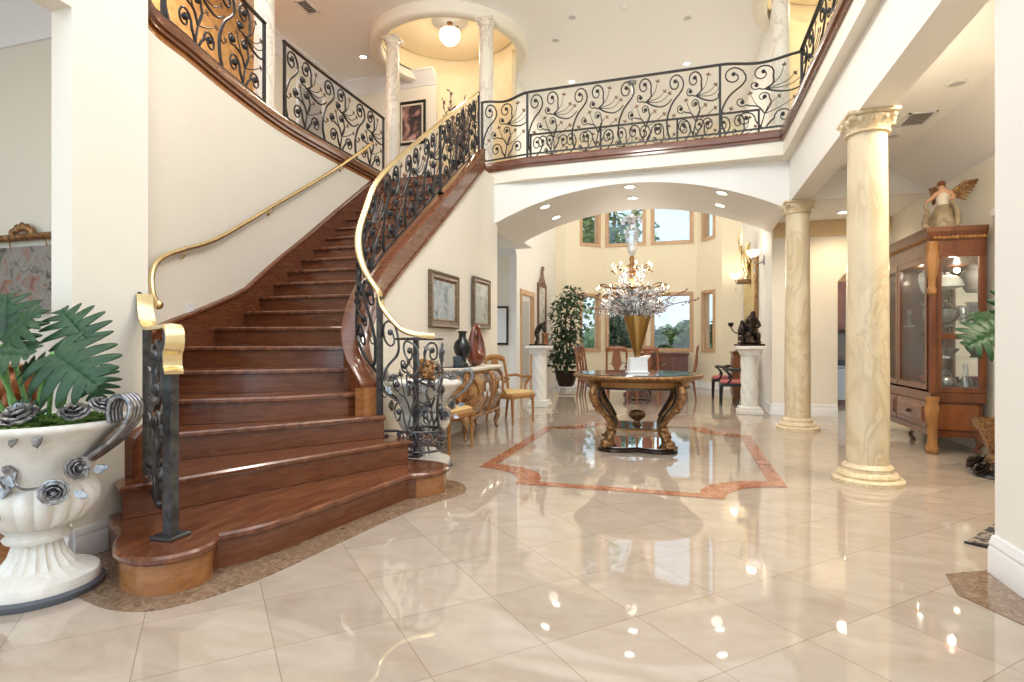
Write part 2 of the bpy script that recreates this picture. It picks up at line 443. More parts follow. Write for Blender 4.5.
# passage left of the arch
b = MB(); b.box(-9, -3.04, 8.84, 11.6, 3.2, H2 - .19); struct('ceiling_passage', b, 'ceil')
b = MB(); b.box(-9, -3.56, 11.6, 11.75, 0, 3.2); struct('wall_passage', b, 'wall')
b = MB(); b.rail([(-8, 11.6, 3.2), (-3.4, 11.6, 3.2)], [(x * .45, z * .45) for x, z in CROWN]); struct('trim_4', b, 'trim')
b = MB(); b.rail([(-8, 11.6, 0), (-3.4, 11.6, 0)], BASEP); struct('baseboard_passage', b, 'trim')
# living room walls (door opening in the left one)
DY0, DY1, DZ = 11.95, 12.95, 2.3
b = MB(); b.box(-3.56, -3.4, 11.6, DY0, 0, UC); b.box(-3.56, -3.4, DY1, 15.4, 0, UC); b.box(-3.56, -3.4, DY0, DY1, DZ, UC); struct('wall_living_left', b, 'wallw')
b = MB(); b.box(1.42, 1.56, 10.48, 15.4, 0, UC); b.box(1.42, 1.56, 10.34, 10.48, H2, UC); struct('wall_living_right', b, 'wallw')
b = MB(); b.box(-3.56, -3.09, 15.4, 15.55, 0, UC); struct('wall_far_left', b, 'baywall')
b = MB(); b.box(.95, 1.56, 15.4, 15.55, 0, UC); struct('wall_far_right', b, 'baywall')
def owall(name, p0, p1, ops, ztop, mat, thick=.16):
    p0 = V((*p0, 0)); p1 = V((*p1, 0)); d = p1 - p0; L = d.length; d.normalize(); n = V((-d.y, d.x, 0))
    mtx = Matrix(((d.x, n.x, 0, p0.x), (d.y, n.y, 0, p0.y), (0, 0, 1, 0), (0, 0, 0, 1)))
    bb = MB(); xs = sorted({0, L} | {o[0] for o in ops} | {o[1] for o in ops})
    for x0, x1 in zip(xs, xs[1:]):
        hs = sorted((o[2], o[3]) for o in ops if o[0] <= x0 + 1e-6 and o[1] >= x1 - 1e-6)
        z = 0
        for z0, z1 in hs + [(ztop, ztop)]:
            if z0 > z: bb.box(x0, x1, 0, thick, z, z0)
            z = z1
    o = MB().merge(bb, mtx)
    struct(name, o, mat)
    return mtx
nwin = [0]
def window(mtx, x0, x1, z0, z1, nm_=None, fw=.075):
    nwin[0] += 1
    bb = MB()
    for a, c, e, g in ((x0, x0 + fw, z0 + fw, z1 - fw), (x1 - fw, x1, z0 + fw, z1 - fw), (x0, x1, z0, z0 + fw), (x0, x1, z1 - fw, z1)):
        bb.box(a, c, -.03, .19, e, g)
    for a, c, e, g in ((x0 + fw, x0 + fw + .03, z0 + fw + .03, z1 - fw - .03), (x1 - fw - .03, x1 - fw, z0 + fw + .03, z1 - fw - .03), (x0 + fw, x1 - fw, z0 + fw, z0 + fw + .03), (x0 + fw, x1 - fw, z1 - fw - .03, z1 - fw)):
        bb.box(a, c, .05, .1, e, g)
    o = struct('window_%d' % nwin[0], MB().merge(bb, mtx), 'winframe')
    g = MB(); g.box(x0 + fw, x1 - fw, .072, .078, z0 + fw, z1 - fw)
    MB().merge(g, mtx).build('pane', 'winglass', o, True)
LZ, UZ = (.95, 2.60), (3.92, 5.6)
bays = [('wall_bay_left', (-3.09, 15.4), (-2.19, 16.2), [(.44, 1.12)]), ('wall_bay_center', (-2.19, 16.2), (.36, 16.2), [(.06, 1.20), (1.32, 2.46)]), ('wall_bay_right', (.36, 16.2), (.95, 15.4), [(.2, .74)])]
for n_, p0, p1, wx in bays:
    mt = owall(n_, p0, p1, [(a, c, *z) for a, c in wx for z in (LZ, UZ)], UC, 'baywall')
    for a, c in wx:
        window(mt, a, c, *LZ); window(mt, a, c, *UZ)
b = MB()
b.rail([(-3.4, 13.0, 0), (-3.4, 15.4, 0), (-3.09, 15.4, 0), (-2.19, 16.2, 0), (.36, 16.2, 0), (.95, 15.4, 0), (1.42, 15.4, 0), (1.42, 10.34, 0)], BASEP); struct('baseboard_living', b, 'trim')
# right side: pillar, beam, gallery
b = MB(); b.box(1.555, 1.86, -3, 3.556, 0, 3.75); struct('wall_right', b, 'wallw')
b = MB(); b.rail([(1.86, 3.556, 0), (1.555, 3.556, 0), (1.555, -3, 0)][::-1], [(-x, z) for x, z in BIGP][::-1]); struct('baseboard_right', b, 'trim')
b = MB(); b.box(1.42, 1.68, -3, 8.74, 3.165, 3.76); struct('trim_5', b, 'wallw')
b = MB(); b.box(1.31, 6, -3, 10.34, 3.76, H2); struct('floor_gallery_right', b, 'wall')
b = MB(); b.rail([(1.31, 8.48, H2), (1.31, -3, H2)], NOSE); struct('trim_6', b, 'stair')
b = MB(); b.box(1.68, 2.61, -3, 8.8, 3.58, 3.7); struct('ceiling_right', b, 'ceil')
b = MB(); b.extr([(2.61, -3, 3.58), (2.61, -3, 3.7), (3.3, -3, 3.24), (3.3, -3, 3.103)], (0, 11.8, 0)); struct('ceiling_right_slope', b, 'ceil')
b = MB(); b.box(3.16, 3.3, -3, 10.34, 0, 3.75); struct('wall_right_room', b, 'wall')
b = MB(); b.box(1.42, 3.16, 8.8, 8.92, 3.2, 3.75); struct('wall_gable', b, 'wallw')
b = MB(); b.box(1.42, 3.16, 8.92, 10.34, 3.2, 3.3); struct('ceiling_corridor', b, 'ceil')
b = MB(); b.box(1.42, 2.40, 10.34, 10.48, 0, H2); b.box(2.40, 3.3, 10.34, 10.48, 2.36, H2); b.box(3.12, 3.3, 10.34, 10.48, 0, 2.36)
b.extr([(2.40, 10.34, 2.36), (2.40, 10.34, 2.2), (2.5, 10.34, 2.32), (2.62, 10.34, 2.36)], (0, .14, 0)); struct('wall_back_right', b, 'wall')
b = MB(); b.box(1.44, 3.16, 10.31, 10.34, 2.95, 3.2); struct('trim_7', b, 'tanwall')
b = MB(); b.rail([(1.42, 10.34, 0), (2.40, 10.34, 0)], BIGP); struct('baseboard_back', b, 'trim')
b = MB(); b.box(1.56, 6, 13.2, 13.3, 0, 3); b.box(5.9, 6, 10.48, 13.2, 0, 3); struct('wall_kitchen', b, 'tanwall')
b = MB(); b.box(1.56, 6, 10.48, 13.2, 2.9, 3); struct('ceiling_kitchen', b, 'ceil')
b = MB(); b.box(3.10, 3.16, 6.92, 7.08, 0, 2.52); b.cbox(3.07, 3.16, 6.89, 7.11, 2.50, 2.60, .02); struct('trim_8', b, 'trim')
# upper ceiling with two round wells
RC = [(-4.3, 10.1), (2.6, 10.1)]; RR = 1.30; HS = 1.6
def well(c, name):
    bb = MB(); n = 48; lo, hi = [], []
    for i in range(n):
        a = 2 * PI * i / n; k = 1 / max(abs(math.cos(a)), abs(math.sin(a)))
        lo.append((c[0] + RR * math.cos(a), c[1] + RR * math.sin(a), UC)); hi.append((c[0] + HS * k * math.cos(a), c[1] + HS * k * math.sin(a), UC))
    vs = lo + hi; bb.add(vs, [(i, n + i, n + (i + 1) % n, (i + 1) % n) for i in range(n)])
    struct(name, bb, 'ceil')
well(RC[0], 'ceiling_well_left'); well(RC[1], 'ceiling_well_right')
b = MB()
for x0, x1, y0, y1 in ((-7.4, -5.9, 5, 17), (-5.9, -2.7, 5, 8.5), (-5.9, -2.7, 11.7, 17), (-2.7, 1.0, 5, 17), (1.0, 4.2, 5, 8.5), (1.0, 4.2, 11.7, 17), (4.2, 6.1, 5, 17)):
    b.add([(x0, y0, UC), (x1, y0, UC), (x1, y1, UC), (x0, y1, UC)], [(0, 1, 2, 3)])
struct('ceiling', b, 'ceil')
for i, c in enumerate(RC):
    sd = 'left' if i == 0 else 'right'
    b = MB(); b.lathe([(RR, 0), (RR + .04, 0), (RR + .04, .42), (.01, .55), (.01, .52), (RR, .39)], 48, (*c, UC), cap=False); struct('ceiling_dome_' + sd, b, 'warmwall', 50)
    b = MB(); b.lathe([(RR - .02, -.02), (RR - .02, -.17), (RR + .03, -.2), (RR + .16, -.2), (RR + .2, -.16), (RR + .2, 0), (RR - .02, .02)], 64, (*c, UC), cap=False); struct('trim_%d' % (9 + i), b, 'wall', 50)
    b = MB(); a0, a1 = (22, 128) if i == 0 else (5, 158)
    pts = [(c[0] + 1.2 * math.cos(math.radians(a0 + (a1 - a0) * k / 32)), c[1] + 1.2 * math.sin(math.radians(a0 + (a1 - a0) * k / 32)), H2) for k in range(33)]
    b.rail(pts, [(0, 0), (.08, 0), (.08, UC - H2 + .01), (0, UC - H2 + .01)]); struct('wall_niche_' + sd, b, 'warmwall', 50)
b = MB(); b.box(-7.4, -7.3, 2, 8.4, H2, UC); struct('wall_upper_left', b, 'amber')
b = MB(); b.box(-7.4, -7.3, 8.4, 11, H2, UC); struct('wall_upper_side', b, 'greywall')
b = MB(); b.box(-7.4, -4.95, 10.9, 11.0, H2, UC); struct('wall_upper_back', b, 'wall')
b = MB(); b.rail([(-7.3, 8.4, UC), (-7.3, 10.9, UC), (-4.95, 10.9, UC)], CROWN); struct('trim_11', b, 'trim')
b = MB(); b.box(5.9, 6, -3, 10.9, H2, UC); b.box(3.75, 6, 10.9, 11, H2, UC); struct('wall_upper_right', b, 'warmwall')
# floor borders and inlay
b = MB()
bd = crom([(-3.19, 2.2, 0), (-2.95, 2.05, 0), (-2.665, 1.95, 0), (-2.414, 1.92, 0), (-2.238, 1.996, 0), (-2.10, 2.23, 0), (-2.03, 2.52, 0), (-1.96, 3.05, 0), (-1.88, 3.58, 0), (-1.76, 3.98, 0), (-1.68, 4.24, 0), (-1.80, 4.50, 0), (-2.1, 4.62, 0), (-2.5, 4.6, 0)], 5)
b.prism([(p.x, p.y) for p in bd] + [(-2.6, 4.5), (-2.6, 3.0), (-3.19, 2.6)], 0, .004); struct('trim_12', b, 'brownmarble')
b = MB(); b.prism([(1.30, 3.46), (1.25, 3.2), (1.40, 2.9), (1.45, 2.5), (1.45, 1.0), (1.555, 1.0), (1.555, 3.6), (1.86, 3.6), (1.86, 3.75)], 0, .004)
struct('trim_13', b, 'brownmarble')
# red inlay: rectangle with scooped corners and pointed tips
def inlay(k):
    """outline, offset k inwards"""
    cx, cy, hx, hy = -.53, 6.55, 1.34 - k, 1.90 - k
    pts = []; rad = .52
    cs = [(-1, -1), (1, -1), (1, 1), (-1, 1)]
    for i, (sx, sy) in enumerate(cs):
        ox, oy = cx + sx * hx, cy + sy * hy
        # concave scoop: corner centre outside
        c0 = V((cx + sx * (hx + .02), cy + sy * (hy + .02)))
        angs = {(-1, -1): (90, 0), (1, -1): (180, 90), (1, 1): (270, 180), (-1, 1): (360, 270)}[(sx, sy)]
        for q in range(11):
            a = math.radians(angs[0] + (angs[1] - angs[0]) * q / 10)
            pts.append((c0.x + (rad + k * .4) * math.cos(a), c0.y + (rad + k * .4) * math.sin(a)))
    return pts
po, pi_ = inlay(0), inlay(.13)
b = MB(); n = len(po)
b.add([(x, y, .003) for x, y in po] + [(x, y, .003) for x, y in pi_], [(i, (i + 1) % n, n + (i + 1) % n, n + i) for i in range(n)])
struct('trim_14', b, 'redmarble')

# ------------------------------------------------------------------ staircase
st = thing('staircase', 'curving red brown hardwood staircase rising from the marble hall floor', 'staircase', (-3.6, 5.2, 0))
E = {}
E[2] = [(-3.21, 2.52), (-3.03, 2.41), (-2.9, 2.66), (-2.65, 3.27), (-2.27, 4.11), (-2.16, 4.27), (-2.24, 4.42), (-2.5, 4.48)]
E[3] = [(-3.42, 2.93), (-3.327, 3.05), (-2.92, 3.60), (-2.42, 4.30)]
E[4] = [(-3.74, 3.21), (-3.03, 3.71), (-2.62, 4.32)]
E[5] = [(-4.08, 3.54), (-3.4, 3.98), (-2.86, 4.5)]
E[6] = [(-4.44, 4.08), (-3.6, 4.4), (-2.99, 4.72)]
E[7] = [(-4.66, 4.70), (-3.8, 4.84), (-3.0, 4.98)]
E[8] = [(-4.82, 5.28), (-3.0, 5.28)]
for k in range(9, 22):
    y = 5.28 + .31 * (k - 8) if k < 12 else 6.52 + .274 * (k - 12)
    x = -4.9 if k < 10 else (-4.96 if k < 12 else -5.005)
    E[k] = [(x, y), (-3.0, y)]
bl = crom([(-3.06, 2.38, 0), (-2.90, 2.30, 0), (-2.77, 2.17, 0), (-2.63, 2.065, 0), (-2.45, 2.025, 0), (-2.32, 2.09, 0), (-2.262, 2.22, 0), (-2.285, 2.34, 0), (-2.335, 2.41, 0)], 5)
mid = crom([(-2.275, 2.50, 0), (-2.235, 2.58, 0), (-2.19, 2.72, 0), (-2.165, 2.87, 0), (-2.12, 3.17, 0), (-2.05, 3.62, 0), (-2.00, 3.93, 0)], 4)
brr = crom([(-1.955, 3.955, 0), (-1.87, 4.03, 0), (-1.815, 4.16, 0), (-1.84, 4.32, 0), (-1.95, 4.42, 0), (-2.14, 4.46, 0), (-2.45, 4.46, 0)], 5)
n1 = bl + mid + brr
E[1] = [(p.x, p.y) for p in n1]
def hit_wall(R_, L_):
    R_ = V(R_); L_ = V(L_); d = (L_ - R_).normalized()
    for a, c in zip(stw, stw[1:]):
        a = V((a.x, a.y)); e = V((c.x, c.y)) - a; den = d.x * e.y - d.y * e.x
        if abs(den) < 1e-9: continue
        w = a - R_; t = (w.x * e.y - w.y * e.x) / den; s = (w.x * d.y - w.y * d.x) / den
        if t > 0 and -1e-6 <= s <= 1 + 1e-6: return R_ + d * t
    return L_
WL = {}
for k in range(3, 21):
    q = hit_wall(E[k][1], E[k][0]); WL[k] = q; dq = (q - V(E[k][1])).normalized(); e = q + dq * .03; E[k][0] = (e.x, e.y)
def inset(pts, d):
    """move an open front edge back (towards its left side) by d"""
    out = []
    for i, p in enumerate(pts):
        a = V(pts[max(i - 1, 0)]); c = V(pts[min(i + 1, len(pts) - 1)]); t = (c - a).normalized()
        out.append((p[0] - t.y * d, p[1] + t.x * d))
    return out
for k in range(1, 21):
    f_ = E[k]
    if k == 1: back = [(-2.72, 4.42), (-2.95, 3.6), (-3.205, 2.75), (-3.205, 2.48)]
    elif k == 2: back = [(-2.75, 4.4), (-3.0, 3.75), (-3.4, 3.25)]
    else: back = inset(E[k + 1], .06)[::-1]
    if k in (3, 4, 5, 6): back = [(E[k + 1][-1][0], E[k + 1][-1][1] + .02)] + [q for q in back[1:-1]] + [(E[k + 1][0][0], E[k + 1][0][1])]
    body = MB(); body.prism(inset(f_, .032) + back, (k - 1) * RZ + .002, k * RZ - .038)
    if k == 1:
        q1 = inset([(q.x, q.y) for q in bl], .027); MB().prism(q1 + [(-2.5, 2.5)], .0, RZ - .038).build('bullnose_drum', 'maple', st, True)
        q1 = inset([(q.x, q.y) for q in brr], .027); MB().prism(q1 + [(-2.4, 4.1)], .0, RZ - .038).build('bullnose_drum', 'maple', st, True)
    r_ = body.build('riser', 'stair', st, True)
    t_ = MB(); z = k * RZ
    ff = f_; p1 = inset(f_, .006); p2 = inset(f_, .014)
    t_.stack([[(*q, z - .04) for q in p1 + back], [(*q, z - .032) for q in ff + back], [(*q, z - .012) for q in ff + back], [(*q, z) for q in p2 + back]])
    t_.build('tread', 'tread', st, True)
# top riser
b = MB(); b.box(-5.0, -3.0, E[21][0][1] + .0, E[21][0][1] + .04, 20 * RZ - .04, H2 - .19 + .15); b.build('riser', 'stair', st, True)
b = MB(); b.cbox(-5.0, -3.0, E[21][0][1] - .03, E[21][0][1] + .06, H2 - .03, H2 + .006, .006); b.build('tread', 'tread', st, True)
# wall skirt
zs_ = [(stw[0].y - .15, .62)] + [(WL[k].y, k * RZ + .235) for k in range(3, 21)] + [(8.99, H2 + .2)]
def skz(y):
    for (y0, z0), (y1, z1) in zip(zs_, zs_[1:]):
        if y <= y1: return z0 + (z1 - z0) * (y - y0) / (y1 - y0)
    return zs_[-1][1]
sk = [(-3.205, 2.60, .62)] + [(q.x, q.y, skz(q.y)) for q in Path(stw).part(.06, Path(stw).L, 26)]
skp = [V(q) for q in sk]
b = MB(); b.rail(skp, [(-.02, -.62), (.03, -.62), (.03, -.03), (-.02, -.03)]); b.build('wall_skirt', 'stair', st, True)
b = MB(); b.rail(skp, [(-.02, -.035), (.036, -.035), (.05, -.02), (.045, .0), (.02, .012), (-.02, .012)]); b.build('skirt_cap', 'stair', st, True)
# inner curb
b = MB(); b.rail(curb, [(-.1, -.27), (.1, -.27), (.1, -.02), (-.1, -.02)]); b.build('curb', 'stair', st, True, 40)
b = MB(); b.rail(curb, [(-.11, -.025), (.11, -.025), (.12, -.012), (.105, .0), (-.105, .0), (-.12, -.012)]); b.build('curb_cap', 'stair', st, True, 40)
b = MB(); b.rail(curb, [(.1, -.29), (.115, -.29), (.115, -.255), (.1, -.255)]); b.build('curb_moulding', 'stair', st, True, 40)
b = MB(); b.rail(curb, [(-.094, -1.0), (-.08, -1.0), (-.08, -.26), (-.094, -.26)]); b.build('inner_skirt', 'stair', st, True, 40)
b = MB(); b.prism([(-2.645, 4.19), (-2.555, 4.19), (-2.53, 4.24), (-2.53, 4.40), (-2.60, 4.44), (-2.66, 4.42)], .585, .82); b.build('starting_block', 'maple', st, True)

# ------------------------------------------------------------------ wrought iron
def cr2(P, n=6):
    out = []
    for i in range(len(P) - 1):
        p0, p1, p2, p3 = P[max(i - 1, 0)], P[i], P[i + 1], P[min(i + 2, len(P) - 1)]
        for k in range(n):
            t = k / n
            out.append(tuple(.5 * (2 * b + (c - a) * t + (2 * a - 5 * b + 4 * c - d) * t * t + (3 * b - a - 3 * c + d) * t ** 3) for a, b, c, d in zip(p0, p1, p2, p3)))
    out.append(P[-1]); return out
def curl(pts, cx, cy, r, a0, sweep, n=18, r1=.22):
    """path through pts that runs into a spiral about (cx, cy)"""
    sp = []
    for i in range(n + 1):
        t = i / n; a = math.radians(a0 + sweep * t); rr = r * (1 - (1 - r1) * t ** .9); sp.append((cx + rr * math.cos(a), cy + rr * math.sin(a)))
    return cr2(list(pts) + sp[:2], 5)[:-1] + sp[1:]
def unit():
    """one scroll motif in a 1 x 1 field: list of (polyline, thickness), list of leaf spots"""
    C = [(curl([(.05, .0), (0, .14), (.0, .32), (.10, .53), (.26, .68)], .16, .82, .165, -18, 470), 1.1),
         (curl([(.57, .60), (.67, .67)], .53, .84, .155, -25, 450), 1.0),
         (curl([(.57, .60), (.53, .60)], .44, .68, .08, -50, -330, 12), .8),
         (cr2([(.57, .60), (.72, .53), (.88, .50), (1.0, .53), (1.10, .60)], 5), 1.0),
         (curl([(.56, .22), (.48, .34), (.36, .37)], .26, .44, .085, -40, -360, 14), .8),
         (curl([(.56, .22), (.64, .36)], .54, .48, .085, -15, 380, 14), .8),
         (cr2([(.50, .0), (.53, .10), (.56, .22)], 4), .9),
         (curl([(.52, .02), (.46, .10)], .31, .16, .135, -10, 430, 16), .9),
         (curl([(.58, .02), (.64, .10)], .80, .15, .125, 190, -430, 16), .9)]
    S = []
    for P in ([(.57, .60), (.74, .72), (.80, .88)], [(.57, .60), (.82, .64), (.93, .72)], [(.57, .60), (.86, .58), (1.03, .68)], [(.56, .22), (.44, .40), (.38, .54)], [(.56, .22), (.62, .36), (.73, .44)], [(.56, .22), (.74, .28), (.92, .38)], [(0, .32), (.08, .28), (.12, .33)]):
        c = cr2(P, 4); C.append((c, .5)); S.append((c[-1], math.degrees(math.atan2(c[-1][1] - c[-2][1], c[-1][0] - c[-2][0]))))
    return C, S
UN, US = unit()
class Panel:
    def __init__(s, bot, top): s.b = [V(p) for p in bot]; s.t = [V(p) for p in top]; s.d = Path(s.b).d; s.L = s.d[-1]
    def at(s, x, y):
        x = min(max(x, 0), s.L)
        for i in range(len(s.b) - 1):
            if x <= s.d[i + 1] or i == len(s.b) - 2:
                k = (x - s.d[i]) / max(s.d[i + 1] - s.d[i], 1e-9); return s.b[i].lerp(s.b[i + 1], k).lerp(s.t[i].lerp(s.t[i + 1], k), y)
def scrolls(par, pan, s0, s1, n, r=.0115, flip=False, lm='leafcopper', im='iron', lsz=.042, y0=.0, y1=1.0):
    w = (s1 - s0) / n
    hgt = (pan.at((s0 + s1) / 2, 1) - pan.at((s0 + s1) / 2, 0)).length
    for u in range(n):
        mb = MB(); lfs = []
        def mp(x, y):
            y = min(max(y, .01), .99)
            if flip: x = 1 - x
            return pan.at(min(max(s0 + (u + x) * w, s0), s1), y0 + (y1 - y0) * y)
        for c, th_ in UN:
            m = len(c)
            mb.tube([mp(*q) for q in c], [r * th_ * (1.15 - .45 * i / m) for i in range(m)], 5)
            if th_ > .6 and len(c) > 22: e_ = mp(*c[-1]); mb.sphere(e_, r * 2.6, 6, 4)
        for (x, y), a in US:
            lf = MB()
            for da, L in ((0, 1), (55, .8), (-55, .8)):
                aa = math.radians(a + da); dx, dy = math.cos(aa) * lsz * L / w, math.sin(aa) * lsz * L / hgt
                nx, ny = -math.sin(aa) * lsz * .32 / w, math.cos(aa) * lsz * .32 / hgt
                p = [mp(x, y), mp(x + dx * .6 + nx, y + dy * .6 + ny), mp(x + dx * 1.3, y + dy * 1.3), mp(x + dx * .6 - nx, y + dy * .6 - ny)]
                nn = (p[1] - p[0]).cross(p[2] - p[0])
                if nn.length < 1e-9: continue
                nn = nn.normalized() * .004
                lf.stack([[q - nn for q in p], [q + nn for q in p]])
            if lf.v: lfs.append(lf)
        o = mb.build('scroll', im, par, True, 60)
        for lf in lfs: lf.build('leaf', lm, o, True)
def post(par, p, z0, z1, w=.032, mat='iron', foot=True, name='post'):
    m = MB(); m.box(p[0] - w / 2, p[0] + w / 2, p[1] - w / 2, p[1] + w / 2, z0, z1)
    if foot: m.cbox(p[0] - w * 1.3, p[0] + w * 1.3, p[1] - w * 1.3, p[1] + w * 1.3, z0, z0 + .018, .004)
    m.build(name, mat, par, True)
RH = 1.07
def level_rail(label, pts, cuts, units, hz=RH, dips=(), group=None, flip=False, r=.0115):
    """guard on the upper floor along pts (plan); cuts = arc positions of posts"""
    P = Path([(x, y, H2) for x, y in pts])
    root = thing('balcony_railing', label, 'railing', P.at(P.L / 2), 0, group)
    n = 60
    def ztop(s):
        z = hz
        for a, c in dips:
            if a < s < c: z -= .05 * math.sin(PI * (s - a) / (c - a)) ** 2 * 1.3
        return z
    tops = [P.at(P.L * i / n) + V((0, 0, ztop(P.L * i / n))) for i in range(n + 1)]
    bots = [P.at(P.L * i / n) + V((0, 0, .09)) for i in range(n + 1)]
    b = MB(); b.rail(tops, [(-.024, -.012), (.024, -.012), (.024, .006), (.012, .014), (-.012, .014), (-.024, .006)]); b.build('top_rail', 'iron', root, True)
    b = MB(); b.rail(bots, [(-.012, -.01), (.012, -.01), (.012, .01), (-.012, .01)]); b.build('bottom_rail', 'iron', root, True)
    for s in cuts:
        p = P.at(s); post(root, p, H2 + .012, H2 + ztop(s) - .01)
    pan = Panel(bots, [q - V((0, 0, .012)) for q in tops])
    for (a, c), k in zip(zip(cuts, cuts[1:]), units):
        if k: scrolls(root, pan, a + .02, c - .02, k, r, flip=flip)
    return root
off = lambda pts, d: [(p.x, p.y) for p in Path([(x, y, 0) for x, y in pts]).offset(d).p]
br = off([(-3.2, 8.76), (-2.36, 8.60), (.5, 8.54), (1.58, 8.46)], -.05)
Lb = Path([(x, y, 0) for x, y in br]); d = Lb.d
level_rail('black scrollwork railing across the front of the bridge over the arch', br, [0.02, d[1], d[2], d[3] - .04], [1, 4, 1], dips=((.05, d[1]), (d[2], d[3])))
level_rail('black scrollwork railing along the far edge of the bridge, seen through the front one', [(-2.8, 10.44), (1.25, 10.44)], [0.02, 1.35, 2.7, 4.03], [2, 2, 2])
# curved gallery guard in two lengths, split by the column
gp = Path(stw).offset(-.05)
def cutpath(P, a, c, n=24): return [(q.x, q.y) for q in P.part(a, c, n)]
def s_at_y(y):
    for i in range(400):
        s = gp.L * i / 399
        if gp.at(s).y > y: return s
    return gp.L
sa, sb, sc_, sd = .05, s_at_y(5.83), s_at_y(6.24), gp.L - .03
gA = cutpath(gp, sa, sb); LA = Path([(x, y, 0) for x, y in gA]).L
level_rail('curved black scrollwork railing before the amber wall, left of the gallery column', gA, [0.02, LA / 2, LA - .02], [2, 2], r=.015)
gB = cutpath(gp, sc_, sd); LB = Path([(x, y, 0) for x, y in gB]).L
level_rail('black scrollwork railing sloping down in view between two gallery columns', gB, [0.02, LB - .02], [3], r=.015)
level_rail('black scrollwork railing on the right gallery above the beam', [(1.53, 8.47), (1.53, 2.0)], [0.02, 2.1, 4.2, 6.4], [2, 2, 2])

# stair guard with brass handrail
sr = thing('stair_railing', 'brass capped iron scroll railing winding up the inner side of the stairs', 'railing', (-2.45, 4.36, .39))
rail_ctl = [(-2.51, 4.36, 1.63), (-2.70, 4.42, 1.86), (-2.855, 4.57, 2.14), (-2.94, 4.82, 2.46), (-2.98, 5.20, 2.92), (-3.0, 6.2, 3.66), (-3.03, 7.3, 4.42), (-3.12, 8.5, 5.19)]
railp = crom(rail_ctl, 8)
bot_ctl = [(-2.51, 4.36, .92), (-2.72, 4.41, 1.14), (-2.865, 4.56, 1.40), (-2.95, 4.82, 1.73), (-2.985, 5.20, 2.09), (-3.0, 6.2, 2.80), (-3.02, 7.3, 3.575), (-3.10, 8.5, 4.32)]
botp = crom(bot_ctl, 8)
volc = V((-2.215, 4.56, 0))
vol = [(-2.51, 4.36)]
for i in range(0, 15):
    a = math.radians(225 + i * 22); rr = .235 - .006 * i; vol.append((volc.x + rr * math.cos(a), volc.y + rr * math.sin(a) * .9))
vtop = crom([(-2.51, 4.36, 1.62), (-2.47, 4.35, 1.50), (-2.36, 4.33, 1.38), (-2.26, 4.33, 1.30), (-2.14, 4.37, 1.265), (-2.04, 4.44, 1.255)], 6)
HR = [(-.03, -.008), (-.022, -.02), (.022, -.02), (.03, -.008), (.03, .008), (.018, .026), (-.018, .026), (-.03, .008)]
b = MB(); b.rail(vtop[::-1] + railp[1:], HR); b.build('handrail', 'brass', sr, True, 50)
b = MB(); b.rail(botp, [(-.012, -.01), (.012, -.01), (.012, .01), (-.012, .01)]); b.build('bottom_rail', 'iron', sr, True)
pan = Panel(botp, [p - V((0, 0, .03)) for p in railp])
scrolls(sr, pan, .05, pan.L * .26, 2, .013, im='iron'); scrolls(sr, pan, pan.L * .26, pan.L * .60, 3, .013); scrolls(sr, pan, pan.L * .60, pan.L - .03, 3, .013)
post(sr, (-2.51, 4.36), .39, 1.60, .042, 'steel', name='newel_post')
post(sr, (-2.255, 4.54), .195, 1.25, .038, 'steel', name='newel_post')
pm = pan.at(pan.L * .60, 0); pt = pan.at(pan.L * .60, 1); post(sr, pm, pm.z - .06, pt.z, .03)
pm = pan.at(pan.L * .985, 0); post(sr, pm, pm.z - .06, 5.17, .03)
# basket of scrolls round the foot
vb = [V((x, y, .44)) for x, y in vol]; vt = [V((x, y, 1.235 if i > 2 else 1.5 - .1 * i)) for i, (x, y) in enumerate(vol)]
pv = Panel(vb, vt)
scrolls(sr, pv, 0, pv.L, 2, .011, im='steel', lm='silver')
for z, rr_ in ((.44, .011), (.27, .011), (1.235, .011)):
    b = MB(); b.tube([(x, y, z) for x, y in vol[(0 if z == .44 else 1):]], rr_, 6); b.build('basket_ring', 'steel', sr, True, 60)
pv2 = Panel([V((x, y, .27)) for x, y in vol[1:]], [V((x, y, .44)) for x, y in vol[1:]])
scrolls(sr, pv2, 0, pv2.L, 3, .007, im='steel', lm='leafcopper', lsz=.03)
b = MB(); b.sphere((-2.1, 4.44, .96), (.06, .06, .08), 10, 8)
for i in range(12):
    a = i * 2.4; b.sphere((-2.1 + .05 * math.cos(a), 4.44 + .05 * math.sin(a), .90 + .012 * i), .025, 6, 4)
b.build('bronze_rosette', 'gold', sr, True)
# left newel with gilded scroll cap
nl = thing('newel_railing', 'grey iron newel panel with gilt scroll cap at the left foot of the stairs', 'railing', (-2.54, 2.30, RZ))
post(nl, (-2.54, 2.30), RZ, 1.265, .052, 'steel', name='newel_post')
post(nl, (-3.12, 2.66), .40, 1.29, .036, 'steel', foot=False, name='newel_post')
pb = [V((-3.10, 2.65, .46)).lerp(V((-2.55, 2.31, .46)), i / 10) - V((0, 0, .18 * math.sin(PI * i / 10))) for i in range(11)]
ptp = [V((-3.10, 2.65, 1.25)).lerp(V((-2.55, 2.31, 1.25)), i / 10) for i in range(11)]
pl = Panel(pb, ptp); scrolls(nl, pl, 0, pl.L, 1, .017, flip=True, im='steel', lm='silver')
b = MB(); b.tube(pb, .014, 6); b.build('bottom_rail', 'steel', nl, True)
cap = crom([(-3.19, 2.70, 1.50), (-3.17, 2.69, 1.40), (-3.10, 2.65, 1.31), (-2.95, 2.555, 1.285), (-2.62, 2.35, 1.285), (-2.515, 2.285, 1.285), (-2.465, 2.255, 1.25), (-2.46, 2.25, 1.19), (-2.495, 2.27, 1.14), (-2.50, 2.275, 1.08), (-2.47, 2.257, 1.05)], 6)
